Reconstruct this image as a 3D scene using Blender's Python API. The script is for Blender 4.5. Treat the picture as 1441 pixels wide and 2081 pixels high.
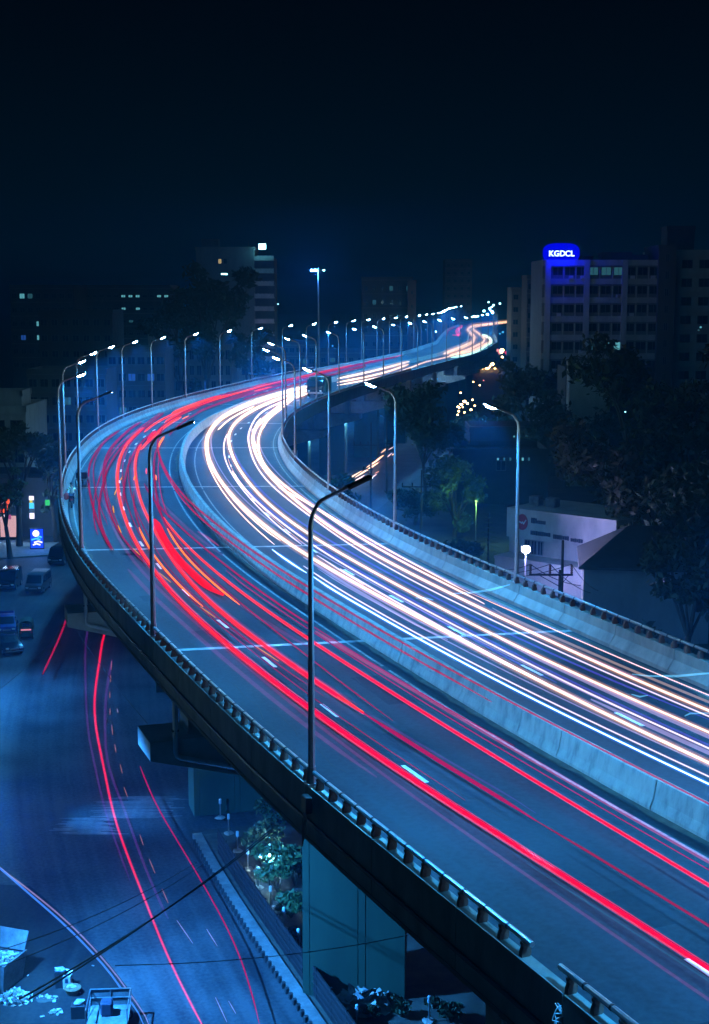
import bpy, math, random
import numpy as np
from mathutils import Vector, Matrix

R = math.radians
random.seed(11)
rng = np.random.default_rng(5)
for _o in list(bpy.data.objects):
    bpy.data.objects.remove(_o)
sc = bpy.context.scene
col = sc.collection

# ---------------------------------------------------------------- camera, sky, moon, exposure
HC = 31.5            # camera height above the street
DZ = 16.5            # road surface of the flyover above the street
cam_d = bpy.data.cameras.new('camera')
cam_d.sensor_fit = 'VERTICAL'
cam_d.sensor_height = 36.0
cam_d.lens = 2900.0 / 2081.0 * 36.0
cam_d.clip_start = 0.5
cam_d.clip_end = 6000.0
cam = bpy.data.objects.new('camera', cam_d)
col.objects.link(cam)
PITCH = math.atan(440.5 / 2900.0)
cam.location = (0, 0, HC)
cam.rotation_euler = (R(90) - PITCH, 0, 0)
sc.camera = cam

world = bpy.data.worlds.new('World')
sc.world = world
world.use_nodes = True
wn, wl = world.node_tree.nodes, world.node_tree.links
wn.clear()
w_out = wn.new('ShaderNodeOutputWorld')
sky = wn.new('ShaderNodeTexSky')
sky.sky_type = 'NISHITA'
sky.sun_disc = False
sky.sun_elevation = R(-3.0)
sky.sun_rotation = R(200)
w_tint = wn.new('ShaderNodeMix')
w_tint.data_type = 'RGBA'
w_tint.blend_type = 'MULTIPLY'
w_tint.inputs[0].default_value = 1.0
w_tint.inputs[7].default_value = (0.01, 0.45, 0.9, 1)
bg_sky = wn.new('ShaderNodeBackground')
bg_sky.inputs['Strength'].default_value = SKY_STRENGTH = 0.008
# glow of the town on the night air: a plain dark blue that thins out upwards
tc = wn.new('ShaderNodeTexCoord')
sep = wn.new('ShaderNodeSeparateXYZ')
ramp = wn.new('ShaderNodeValToRGB')
ramp.color_ramp.elements[0].position = 0.0
ramp.color_ramp.elements[0].color = (0.0, 0.0046, 0.0105, 1)
ramp.color_ramp.elements[1].position = 0.28
ramp.color_ramp.elements[1].color = (0.0002, 0.0003, 0.0022, 1)
_e = ramp.color_ramp.elements.new(0.12)
_e.color = (0.0001, 0.0030, 0.0066, 1)
bg_glow = wn.new('ShaderNodeBackground')
bg_glow.inputs['Strength'].default_value = 1.0
w_add = wn.new('ShaderNodeAddShader')
wl.new(sky.outputs[0], w_tint.inputs[6])
wl.new(w_tint.outputs[2], bg_sky.inputs[0])
wl.new(tc.outputs['Generated'], sep.inputs[0])
wl.new(sep.outputs['Z'], ramp.inputs[0])
wl.new(ramp.outputs[0], bg_glow.inputs[0])
wl.new(bg_sky.outputs[0], w_add.inputs[0])
wl.new(bg_glow.outputs[0], w_add.inputs[1])
wl.new(w_add.outputs[0], w_out.inputs[0])

moon_d = bpy.data.lights.new('moon', 'SUN')
moon_d.energy = 0.065
moon_d.angle = R(10)
moon_d.color = (0.02, 0.5, 1.0)
moon = bpy.data.objects.new('moon', moon_d)
moon.rotation_euler = (R(48), 0, R(-25))
col.objects.link(moon)

sc.view_settings.view_transform = 'Standard'
sc.view_settings.look = 'None'
sc.view_settings.exposure = 0.0
sc.view_settings.gamma = 1.0
sc.view_settings.use_curve_mapping = False
cy = sc.cycles
cy.max_bounces = 5
cy.diffuse_bounces = 2
cy.glossy_bounces = 2
cy.volume_bounces = 0
cy.transparent_max_bounces = 32
cy.sample_clamp_indirect = 2.0
cy.sample_clamp_direct = 0.0
cy.use_denoising = True
cy.use_light_tree = True
cy.use_adaptive_sampling = False

LAMP_COL = (0.022, 0.37, 1.0)
LAMP_W = 17500.0
HAZE = 0.00088

# ---------------------------------------------------------------- materials
def mat(name, c1, c2=None, rough=0.8, metal=0.0, scale=1.0, detail=5.0, bump=0.0, stretch=None, spec=0.5, c3=None):
    m = bpy.data.materials.new(name)
    m.use_nodes = True
    nt = m.node_tree
    n, l = nt.nodes, nt.links
    b = n['Principled BSDF']
    b.inputs['Roughness'].default_value = rough
    b.inputs['Metallic'].default_value = metal
    b.inputs['Specular IOR Level'].default_value = spec
    if c2 is None:
        c2 = tuple(x * 0.75 for x in c1)
    t = n.new('ShaderNodeTexCoord')
    mp = n.new('ShaderNodeMapping')
    if stretch:
        mp.inputs['Scale'].default_value = stretch
    l.new(t.outputs['Object'], mp.inputs[0])
    no = n.new('ShaderNodeTexNoise')
    no.inputs['Scale'].default_value = scale
    no.inputs['Detail'].default_value = detail
    no.inputs['Roughness'].default_value = 0.65
    l.new(mp.outputs[0], no.inputs['Vector'])
    r = n.new('ShaderNodeValToRGB')
    r.color_ramp.elements[0].position = 0.32
    r.color_ramp.elements[1].position = 0.68
    r.color_ramp.elements[0].color = (*c2, 1)
    r.color_ramp.elements[1].color = (*c1, 1)
    if c3:
        e = r.color_ramp.elements.new(0.5)
        e.color = (*c3, 1)
    l.new(no.outputs[0], r.inputs[0])
    l.new(r.outputs[0], b.inputs['Base Color'])
    if bump:
        bp = n.new('ShaderNodeBump')
        bp.inputs['Strength'].default_value = bump
        bp.inputs['Distance'].default_value = 0.02
        n2 = n.new('ShaderNodeTexNoise')
        n2.inputs['Scale'].default_value = scale * 6
        n2.inputs['Detail'].default_value = 4
        l.new(mp.outputs[0], n2.inputs['Vector'])
        l.new(n2.outputs[0], bp.inputs['Height'])
        l.new(bp.outputs[0], b.inputs['Normal'])
    return m

def emit(name, c, strength=1.0):
    m = bpy.data.materials.new(name)
    m.use_nodes = True
    n, l = m.node_tree.nodes, m.node_tree.links
    n.clear()
    o = n.new('ShaderNodeOutputMaterial')
    e = n.new('ShaderNodeEmission')
    e.inputs[0].default_value = (*c, 1)
    e.inputs[1].default_value = strength
    l.new(e.outputs[0], o.inputs[0])
    return m

def glow_mat(name, additive, through=1.0):
    """light streak: emission taken from the attribute 'glow'; additive streaks let what is behind show through"""
    m = bpy.data.materials.new(name)
    m.use_nodes = True
    n, l = m.node_tree.nodes, m.node_tree.links
    n.clear()
    o = n.new('ShaderNodeOutputMaterial')
    a = n.new('ShaderNodeAttribute')
    a.attribute_name = 'glow'
    e = n.new('ShaderNodeEmission')
    l.new(a.outputs['Color'], e.inputs[0])
    if additive:
        t = n.new('ShaderNodeBsdfTransparent')
        t.inputs[0].default_value = (through, through, through, 1)
        s = n.new('ShaderNodeAddShader')
        l.new(e.outputs[0], s.inputs[0])
        l.new(t.outputs[0], s.inputs[1])
        l.new(s.outputs[0], o.inputs[0])
    else:
        l.new(e.outputs[0], o.inputs[0])
    return m

M = {}
M['concrete'] = mat('weathered concrete', (0.30, 0.29, 0.25), (0.17, 0.165, 0.15), 0.85, scale=1.3, bump=0.3, stretch=(1, 1, 0.35))
M['barrier'] = mat('stained barrier concrete', (0.34, 0.33, 0.28), (0.15, 0.15, 0.135), 0.85, scale=2.2, bump=0.35, stretch=(1, 1, 0.3), c3=(0.27, 0.265, 0.23))
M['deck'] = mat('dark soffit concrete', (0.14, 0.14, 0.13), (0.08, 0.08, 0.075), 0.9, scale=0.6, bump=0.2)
M['pier'] = mat('painted green pier concrete', (0.035, 0.085, 0.052), (0.024, 0.06, 0.038), 0.75, scale=0.8, stretch=(1, 1, 0.2))
M['cap'] = mat('pier cap concrete', (0.55, 0.52, 0.49), (0.36, 0.34, 0.32), 0.85, scale=1.1, bump=0.25)
M['steel'] = mat('galvanised steel', (0.42, 0.43, 0.44), (0.30, 0.31, 0.32), 0.38, 0.85, scale=4)
M['pole'] = mat('lamp pole steel', (0.34, 0.35, 0.36), (0.24, 0.25, 0.26), 0.45, 0.6, scale=3)
M['darkpaint'] = mat('dark painted metal', (0.03, 0.03, 0.032), (0.018, 0.018, 0.02), 0.5, 0.3, scale=3)
M['rust'] = mat('rusty brown cast iron', (0.17, 0.075, 0.05), (0.10, 0.045, 0.032), 0.8, 0.0, scale=5, bump=0.3)
M['white_paint'] = mat('worn white road paint', (0.82, 0.82, 0.80), (0.6, 0.6, 0.58), 0.7, scale=7)
M['grey_paint'] = mat('greyed road paint', (0.30, 0.30, 0.29), (0.10, 0.10, 0.10), 0.75, scale=5, stretch=(1, 1, 1))
M['joint'] = mat('pale joint concrete', (0.44, 0.43, 0.42), (0.24, 0.235, 0.23), 0.8, scale=3)
M['earth'] = mat('dusty dark earth', (0.075, 0.065, 0.05), (0.035, 0.032, 0.026), 0.95, scale=0.35, bump=0.4)
M['soil'] = mat('garden soil', (0.11, 0.095, 0.07), (0.045, 0.04, 0.032), 0.95, scale=1.6, bump=0.6)
M['grassland'] = mat('short dark grass', (0.05, 0.085, 0.03), (0.03, 0.05, 0.02), 0.95, scale=0.8, bump=0.5)
M['kerb'] = mat('kerb concrete', (0.26, 0.25, 0.23), (0.14, 0.135, 0.125), 0.9, scale=2.0, bump=0.3)
M['kerbdark'] = mat('black painted kerb', (0.03, 0.03, 0.03), (0.02, 0.02, 0.02), 0.7, scale=3)
M['wall_pale'] = mat('pale plaster', (0.55, 0.55, 0.52), (0.38, 0.38, 0.36), 0.9, scale=0.6, stretch=(1, 1, 0.4))
M['wall_grey'] = mat('grey plaster', (0.24, 0.24, 0.235), (0.17, 0.17, 0.165), 0.9, scale=0.5, stretch=(1, 1, 0.4))
M['wall_dark'] = mat('sooty plaster', (0.13, 0.125, 0.12), (0.085, 0.08, 0.08), 0.9, scale=0.5, stretch=(1, 1, 0.4))
M['wall_brown'] = mat('brown brickwork', (0.20, 0.12, 0.085), (0.13, 0.08, 0.06), 0.9, scale=0.7)
M['roof'] = mat('dark roof sheet', (0.07, 0.07, 0.072), (0.045, 0.045, 0.047), 0.7, scale=0.6)
M['fence_black'] = mat('black fence sheet', (0.008, 0.008, 0.009), (0.005, 0.005, 0.006), 0.7, scale=3)
M['glass'] = mat('dark window glass', (0.02, 0.024, 0.028), (0.012, 0.014, 0.017), 0.12, scale=1)
M['bark'] = mat('bark', (0.11, 0.085, 0.06), (0.055, 0.042, 0.032), 0.95, scale=3, bump=0.6, stretch=(1, 1, 0.25))
M['leaf'] = mat('dark green leaves', (0.055, 0.085, 0.030), (0.030, 0.050, 0.018), 0.6, scale=0.5)
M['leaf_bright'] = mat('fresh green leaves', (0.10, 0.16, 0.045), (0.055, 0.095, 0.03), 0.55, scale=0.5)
M['leaf_dry'] = mat('olive leaves', (0.085, 0.085, 0.035), (0.045, 0.05, 0.022), 0.6, scale=0.5)
M['rubber'] = mat('rubber', (0.02, 0.02, 0.02), (0.014, 0.014, 0.014), 0.8, scale=4)
M['black_body'] = mat('glossy black car paint', (0.012, 0.012, 0.013), (0.01, 0.01, 0.011), 0.18, 0.0, scale=2)
M['grey_body'] = mat('dusty grey car paint', (0.10, 0.10, 0.105), (0.075, 0.075, 0.08), 0.4, 0.2, scale=2)
M['blue_body'] = mat('blue vehicle paint', (0.03, 0.05, 0.22), (0.02, 0.035, 0.16), 0.35, 0.0, scale=2)
M['green_body'] = mat('dark green canvas and sheet', (0.02, 0.06, 0.03), (0.012, 0.035, 0.02), 0.6, 0.0, scale=3)
M['white_plastic'] = mat('white plastic', (0.7, 0.7, 0.7), (0.5, 0.5, 0.5), 0.5, scale=3)
M['bin_grey'] = mat('worn grey sheet steel', (0.22, 0.23, 0.23), (0.10, 0.10, 0.10), 0.6, 0.2, scale=2, bump=0.2)
M['wicker'] = mat('wicker', (0.28, 0.17, 0.08), (0.14, 0.085, 0.045), 0.85, scale=14, bump=0.6)
M['tarp'] = mat('crumpled pale sheeting', (0.45, 0.43, 0.40), (0.22, 0.21, 0.2), 0.55, scale=2.5, bump=0.6, c3=(0.4, 0.33, 0.28))
M['skin'] = mat('skin', (0.20, 0.11, 0.07), (0.16, 0.09, 0.055), 0.6, scale=3)
M['hair'] = mat('black hair', (0.01, 0.009, 0.008), (0.008, 0.007, 0.006), 0.6, scale=8)
M['shirt'] = mat('pale yellow shirt', (0.85, 0.85, 0.60), (0.75, 0.75, 0.5), 0.85, scale=3)
M['cloth_dark'] = mat('dark trousers', (0.03, 0.035, 0.06), (0.02, 0.022, 0.04), 0.9, scale=3)
M['red_cloth'] = mat('red bag cloth', (0.45, 0.03, 0.03), (0.28, 0.02, 0.02), 0.8, scale=4)
M['red_sign'] = mat('red enamel', (0.45, 0.02, 0.03), (0.36, 0.016, 0.024), 0.5, scale=3)
M['letter_dark'] = mat('dark sign letters', (0.02, 0.025, 0.05), (0.015, 0.02, 0.04), 0.5, scale=3)
M['cable'] = mat('black cable', (0.012, 0.012, 0.012), (0.008, 0.008, 0.008), 0.6, scale=3)
M['pipe'] = mat('white drain pipe', (0.62, 0.62, 0.66), (0.48, 0.48, 0.5), 0.45, scale=2)
M['wood'] = mat('weathered timber pole', (0.10, 0.085, 0.07), (0.06, 0.05, 0.042), 0.9, scale=3, stretch=(1, 1, 0.2))
M['trash_white'] = mat('white litter', (0.42, 0.42, 0.43), (0.16, 0.16, 0.17), 0.6, scale=6)
M['trash_mix'] = mat('coloured litter', (0.35, 0.10, 0.12), (0.06, 0.22, 0.26), 0.6, scale=5, c3=(0.35, 0.3, 0.22))
E_ = {}
E_['led'] = emit('lamp glass lit', (0.42, 0.85, 1.0), 800.0)
E_['led_led'] = E_['led']
E_['cyan'] = emit('cyan lit window', (0.22, 0.85, 1.0), 0.55)
E_['cyanbright'] = emit('bright cyan lamp', (0.30, 0.92, 1.0), 9.0)
E_['bluewin'] = emit('dim blue lit window', (0.03, 0.16, 0.75), 0.45)
E_['dimcyan'] = emit('dim cyan lit window', (0.10, 0.45, 0.6), 0.22)
E_['warmwin'] = emit('warm lit window', (1.0, 0.75, 0.3), 0.55)
E_['warmlamp'] = emit('warm street light', (1.0, 0.55, 0.2), 30.0)
E_['pinklamp'] = emit('pink light', (1.0, 0.35, 0.35), 1.6)
E_['redlamp'] = emit('red light', (1.0, 0.03, 0.1), 1.6)
E_['sign_letters'] = emit('lit letters', (0.55, 0.85, 1.0), 3.0)
E_['halo_blue'] = emit('blue halo board', (0.0, 0.0, 1.0), 0.95)
E_['mast'] = emit('mast lamp glass', (.12, .45, 1.0), 600.0)
E_['violet'] = emit('floodlight glass', (0.75, 0.7, 1.0), 900.0)
E_['green'] = emit('green light', (0.05, 0.9, 0.15), 0.8)

def asphalt(name, c1, c2, lanes=None, rough=0.75, lit_patch=None):
    """road surface; the UV map holds metres (u across, v along) so that wheel tracks follow the lanes"""
    m = bpy.data.materials.new(name)
    m.use_nodes = True
    n, l = m.node_tree.nodes, m.node_tree.links
    b = n['Principled BSDF']
    t = n.new('ShaderNodeTexCoord')
    sepx = n.new('ShaderNodeSeparateXYZ')
    l.new(t.outputs['UV'], sepx.inputs[0])
    big = n.new('ShaderNodeTexNoise')
    big.inputs['Scale'].default_value = 0.22
    big.inputs['Detail'].default_value = 6
    l.new(t.outputs['UV'], big.inputs['Vector'])
    mp = n.new('ShaderNodeMapping')
    mp.inputs['Scale'].default_value = (2.2, 0.05, 1)
    l.new(t.outputs['UV'], mp.inputs[0])
    streak = n.new('ShaderNodeTexNoise')
    streak.inputs['Scale'].default_value = 1.0
    streak.inputs['Detail'].default_value = 5
    l.new(mp.outputs[0], streak.inputs['Vector'])
    fine = n.new('ShaderNodeTexNoise')
    fine.inputs['Scale'].default_value = 5
    fine.inputs['Detail'].default_value = 3
    l.new(t.outputs['UV'], fine.inputs['Vector'])
    def mth(op, a, c):
        q = n.new('ShaderNodeMath')
        q.operation = op
        for i, x in enumerate((a, c)):
            if isinstance(x, (int, float)):
                q.inputs[i].default_value = x
            else:
                l.new(x, q.inputs[i])
        return q.outputs[0]
    v = mth('ADD', mth('MULTIPLY', big.outputs[0], 0.37), mth('MULTIPLY', streak.outputs[0], 0.33))
    v = mth('ADD', v, mth('MULTIPLY', fine.outputs[0], 0.30))
    r = n.new('ShaderNodeValToRGB')
    r.color_ramp.elements[0].position = 0.40
    r.color_ramp.elements[1].position = 0.60
    r.color_ramp.elements[0].color = (*c2, 1)
    r.color_ramp.elements[1].color = (*c1, 1)
    l.new(v, r.inputs[0])
    out = r.outputs[0]
    if lanes:
        w = n.new('ShaderNodeMath')
        w.operation = 'SINE'
        l.new(mth('MULTIPLY', mth('ADD', sepx.outputs[0], lanes[0]), 2 * math.pi / lanes[1]), w.inputs[0])
        k = mth('ADD', mth('MULTIPLY', w.outputs[0], 0.06), 0.97)
        mx = n.new('ShaderNodeMix')
        mx.data_type = 'RGBA'
        mx.blend_type = 'MULTIPLY'
        mx.inputs[0].default_value = 1
        l.new(out, mx.inputs[6])
        l.new(k, mx.inputs[7])
        out = mx.outputs[2]
    l.new(out, b.inputs['Base Color'])
    b.inputs['Specular IOR Level'].default_value = 0.2
    b.inputs['Roughness'].default_value = rough
    rr = mth('ADD', mth('MULTIPLY', streak.outputs[0], 0.25), rough - 0.14)
    l.new(rr, b.inputs['Roughness'])
    bp = n.new('ShaderNodeBump')
    bp.inputs['Strength'].default_value = 0.25
    bp.inputs['Distance'].default_value = 0.01
    g = n.new('ShaderNodeTexNoise')
    g.inputs['Scale'].default_value = 40
    l.new(t.outputs['UV'], g.inputs['Vector'])
    l.new(g.outputs[0], bp.inputs['Height'])
    l.new(bp.outputs[0], b.inputs['Normal'])
    return m

M['road'] = asphalt('flyover asphalt', (0.026, 0.046, 0.058), (0.010, 0.020, 0.027), lanes=(0.9, 2.1), rough=0.72)
M['street'] = asphalt('dusty street asphalt', (0.085, 0.088, 0.092), (0.024, 0.026, 0.030), rough=0.7)
M['patch'] = asphalt('patched asphalt', (0.019, 0.034, 0.043), (0.009, 0.016, 0.022), rough=0.8)
M['yard'] = asphalt('darkened yard ground', (0.030, 0.028, 0.026), (0.009, 0.009, 0.010), rough=0.8)
M['lit_patch'] = asphalt('asphalt with painted light', (0.24, 0.24, 0.25), (0.06, 0.06, 0.065), rough=0.5)

# ---------------------------------------------------------------- mesh helpers
def wmat(o):
    m = Matrix.LocRotScale(o.location, o.rotation_euler, o.scale)
    return wmat(o.parent) @ m if o.parent else m

class MB:
    def __init__(s):
        s.v, s.f = [], []
        s.uv = None
    def add(s, vs, fs):
        k = len(s.v)
        s.v += [tuple(p) for p in vs]
        s.f += [tuple(i + k for i in q) for q in fs]
    def box(s, c, d, rz=0.0, rx=0.0, ry=0.0, bev=0.0):
        x, y, z = d[0] / 2, d[1] / 2, d[2] / 2
        rot = Matrix.Rotation(rz, 3, 'Z') @ Matrix.Rotation(ry, 3, 'Y') @ Matrix.Rotation(rx, 3, 'X')
        if bev > 0:
            b = bev
            pts, fs = [], []
            for zz, k in ((-z, b), (-z + b, 0), (z - b, 0), (z, b)):
                X, Y = x - k, y - k
                q = b
                pts += [(X - q, -Y, zz), (X, -Y + q, zz), (X, Y - q, zz), (X - q, Y, zz), (-X + q, Y, zz), (-X, Y - q, zz), (-X, -Y + q, zz), (-X + q, -Y, zz)]
            for r_ in range(3):
                for i in range(8):
                    j = (i + 1) % 8
                    fs.append((r_ * 8 + i, r_ * 8 + j, r_ * 8 + 8 + j, r_ * 8 + 8 + i))
            fs += [tuple(range(7, -1, -1)), tuple(range(24, 32))]
        else:
            pts = [(-x, -y, -z), (x, -y, -z), (x, y, -z), (-x, y, -z), (-x, -y, z), (x, -y, z), (x, y, z), (-x, y, z)]
            fs = [(0, 3, 2, 1), (4, 5, 6, 7), (0, 1, 5, 4), (1, 2, 6, 5), (2, 3, 7, 6), (3, 0, 4, 7)]
        c = Vector(c)
        s.add([rot @ Vector(p) + c for p in pts], fs)
        return s
    def tube(s, pts, r, n=8, cap=True, flat=1.0):
        pts = [Vector(p) for p in pts]
        m = len(pts)
        if not hasattr(r, '__len__'):
            r = [r] * m
        k = len(s.v)
        up = None
        for i, p in enumerate(pts):
            d = (pts[min(i + 1, m - 1)] - pts[max(i - 1, 0)])
            if d.length < 1e-9:
                d = Vector((0, 0, 1))
            d.normalize()
            if up is None:
                up = Vector((0, 0, 1)) if abs(d.z) < 0.9 else Vector((1, 0, 0))
            a = d.cross(up)
            if a.length < 1e-6:
                a = d.orthogonal()
            a.normalize()
            b = a.cross(d).normalized()
            up = b
            for j in range(n):
                t = 2 * math.pi * j / n
                s.v.append(tuple(p + a * (math.cos(t) * r[i]) + b * (math.sin(t) * r[i] * flat)))
        for i in range(m - 1):
            for j in range(n):
                q = (j + 1) % n
                s.f.append((k + i * n + j, k + i * n + q, k + (i + 1) * n + q, k + (i + 1) * n + j))
        if cap:
            s.f.append(tuple(k + j for j in range(n - 1, -1, -1)))
            s.f.append(tuple(k + (m - 1) * n + j for j in range(n)))
        return s
    def prism(s, prof, a, b, ax='x'):
        """closed outline given as pairs, swept straight from a to b along an axis"""
        n = len(prof)
        def P(t, q):
            return {'x': (t, q[0], q[1]), 'y': (q[0], t, q[1]), 'z': (q[0], q[1], t)}[ax]
        vs = [P(a, q) for q in prof] + [P(b, q) for q in prof]
        fs = [(i, (i + 1) % n, n + (i + 1) % n, n + i) for i in range(n)]
        fs += [tuple(range(n - 1, -1, -1)), tuple(range(n, 2 * n))]
        s.add(vs, fs)
        return s
    def sweep(s, prof, s0, s1, ds=2.0, skew=0.0):
        """closed outline of (offset, height) swept along the flyover between two stations"""
        m = max(1, int(math.ceil((s1 - s0) / ds)))
        n = len(prof)
        k = len(s.v)
        for i in range(m + 1):
            t = s0 + (s1 - s0) * i / m
            for o, z in prof:
                s.v.append(tuple(at(t + skew * o, o, z)))
        for i in range(m):
            for j in range(n):
                q = (j + 1) % n
                s.f.append((k + i * n + j, k + i * n + q, k + (i + 1) * n + q, k + (i + 1) * n + j))
        s.f.append(tuple(k + j for j in range(n - 1, -1, -1)))
        s.f.append(tuple(k + m * n + j for j in range(n)))
        return s
    def blob(s, c, rad, n=8, jit=0.25, rs=random):
        """uneven rounded lump"""
        c = Vector(c)
        k = len(s.v)
        rings = max(3, n // 2)
        s.v.append(tuple(c + Vector((0, 0, -rad[2]))))
        for i in range(1, rings):
            ph = -math.pi / 2 + math.pi * i / rings
            for j in range(n):
                t = 2 * math.pi * j / n
                q = 1 + rs.uniform(-jit, jit)
                s.v.append(tuple(c + Vector((math.cos(t) * math.cos(ph) * rad[0] * q, math.sin(t) * math.cos(ph) * rad[1] * q, math.sin(ph) * rad[2] * q))))
        s.v.append(tuple(c + Vector((0, 0, rad[2]))))
        e = len(s.v) - 1
        for j in range(n):
            q = (j + 1) % n
            s.f.append((k, k + 1 + q, k + 1 + j))
            for i in range(rings - 2):
                a = k + 1 + i * n
                s.f.append((a + j, a + q, a + n + q, a + n + j))
            a = k + 1 + (rings - 2) * n
            s.f.append((a + j, a + q, e))
        return s
    def mesh(s, name, m, smooth=False, inv=None):
        me = bpy.data.meshes.new(name)
        v = s.v
        if inv is not None:
            v = [tuple(inv @ Vector(p)) for p in v]
        me.from_pydata(v, [], s.f)
        me.validate()
        if s.uv is not None:
            u = me.uv_layers.new(name='UVMap')
            arr = np.array([s.uv[l_.vertex_index] for l_ in me.loops], dtype=np.float32)
            u.data.foreach_set('uv', arr.ravel())
        if m is not None:
            me.materials.append(m)
        if smooth:
            me.polygons.foreach_set('use_smooth', [True] * len(me.polygons))
            try:
                me.set_sharp_from_angle(angle=R(38))
            except Exception:
                pass
        me.update()
        return me
    def build(s, name, m, parent=None, smooth=False, world=True):
        """one mesh object; with world=True the points given are world points"""
        inv = wmat(parent).inverted() if (parent is not None and world) else None
        o = bpy.data.objects.new(name, s.mesh(name, m, smooth, inv))
        col.objects.link(o)
        if parent is not None:
            o.parent = parent
        return o

def tag(o, label=None, cat=None, group=None, kind=None):
    if label: o['label'] = label
    if cat: o['category'] = cat
    if group: o['group'] = group
    if kind: o['kind'] = kind
    return o

def thing(name, loc, rz, label, cat, group=None):
    o = bpy.data.objects.new(name, None)
    o.empty_display_size = 0.3
    col.objects.link(o)
    o.location = loc
    o.rotation_euler = (0, 0, rz)
    return tag(o, label, cat, group)

def copy_tree(o, parent=None):
    c = o.copy()
    col.objects.link(c)
    c.parent = parent
    for ch in list(o.children):
        copy_tree(ch, c)
    return c

def light(kind, loc, energy, color, parent=None, radius=0.15, rot=(0, 0, 0), size=R(150), blend=0.6):
    d = bpy.data.lights.new('light', kind)
    d.energy = energy
    d.color = color
    d.shadow_soft_size = radius
    if kind == 'SPOT':
        d.spot_size = size
        d.spot_blend = blend
    o = bpy.data.objects.new('light', d)
    o.location = loc
    o.rotation_euler = rot
    col.objects.link(o)
    if parent is not None:
        o.parent = parent
    return o

def ray(x, y, Y):
    """where the sight line through a point of the photograph stands at distance Y in front of the camera"""
    c, s_ = math.cos(PITCH), math.sin(PITCH)
    dx, dy = (x - 720.5) / 2900.0, -(y - 1040.5) / 2900.0
    d = Vector((dx, c + dy * s_, -s_ + dy * c))
    return Vector((0, 0, HC)) + d * (Y / d.y)

def gnd(x, y, z=0.0):
    c, s_ = math.cos(PITCH), math.sin(PITCH)
    dx, dy = (x - 720.5) / 2900.0, -(y - 1040.5) / 2900.0
    d = Vector((dx, c + dy * s_, -s_ + dy * c))
    return Vector((0, 0, HC)) + d * ((z - HC) / d.z)

ORD = 'first second third fourth fifth sixth seventh eighth ninth tenth eleventh twelfth thirteenth fourteenth fifteenth sixteenth seventeenth eighteenth nineteenth twentieth'.split()
TENS = {20: 'twenty', 30: 'thirty', 40: 'forty', 50: 'fifty', 60: 'sixty', 70: 'seventy', 80: 'eighty', 90: 'ninety'}
def ordinal(i):
    i += 1
    if i <= 20: return ORD[i - 1]
    t, u = i // 10 * 10, i % 10
    return {20: 'twentieth', 30: 'thirtieth', 40: 'fortieth', 50: 'fiftieth', 60: 'sixtieth', 70: 'seventieth', 80: 'eightieth', 90: 'ninetieth'}[t] if u == 0 else TENS[t] + '-' + ORD[u - 1]

# ---------------------------------------------------------------- course of the flyover
CTRL = [(34,-16),(30,-7),(26,2),(21.9,11.4),(17.8,20.8),(13.85,29.7),(9.9,38.5),(7.3,43.9),(5.2,48.9),(2.2,57.2),(-1.9,68.2),(-5.3,77.5),(-9.0,90.8),(-12.4,106.5),(-15.3,124.6),(-17.2,144.6),(-17.4,165.2),(-15.6,186),(-12.5,206),(-6,240),(2.2,277),(8.2,302),(19,347),(26,385),(35,446),(41,520),(48,600),(57,680),(74,765),(100,860),(135,960)]
def _resample(P, step):
    P = np.array(P, float)
    d = np.r_[0, np.cumsum(np.linalg.norm(np.diff(P, axis=0), axis=1))]
    n = int(d[-1] / step)
    t = np.linspace(0, d[-1], n + 1)
    return np.c_[np.interp(t, d, P[:, 0]), np.interp(t, d, P[:, 1])]
def _smooth(P, k, it):
    for _ in range(it):
        Q = P.copy()
        for i in range(len(P)):
            kk = min(k, i, len(P) - 1 - i)
            Q[i] = P[i - kk:i + kk + 1].mean(0)
        P = Q
    return P
CL = _resample(_smooth(_resample(CTRL, 1.0), 6, 3), 1.0)
_T = np.gradient(CL, axis=0)
_T /= np.linalg.norm(_T, axis=1)[:, None]
_N = np.c_[_T[:, 1], -_T[:, 0]]
def at(s, o, z=0.0):
    """point of the flyover: station s along it, offset o to the right of its middle, height z above the road"""
    i = min(max(s, 0.0), len(CL) - 1.001)
    k = int(i)
    f = i - k
    p = CL[k] * (1 - f) + CL[k + 1] * f
    n = _N[k] * (1 - f) + _N[k + 1] * f
    return Vector((p[0] + n[0] * o, p[1] + n[1] * o, DZ + z))
def heading(s):
    k = min(int(max(s, 0)), len(CL) - 2)
    return math.atan2(_T[k][1], _T[k][0])      # direction of travel away from the camera
S_END = 900.0

# ---------------------------------------------------------------- ground, streets
def sheet(name, z, o0, o1, s0, s1, ds, m, zabs=True, n_o=1):
    b = MB()
    b.uv = []
    k = int((s1 - s0) / ds)
    for i in range(k + 1):
        t = s0 + (s1 - s0) * i / k
        for j in range(n_o + 1):
            o = o0 + (o1 - o0) * j / n_o
            p = at(t, o, 0)
            b.v.append((p.x, p.y, z))
            b.uv.append((o, t))
    w = n_o + 1
    for i in range(k):
        for j in range(n_o):
            b.f.append((i * w + j, i * w + j + 1, (i + 1) * w + j + 1, (i + 1) * w + j))
    return b.build(name, m)

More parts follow.
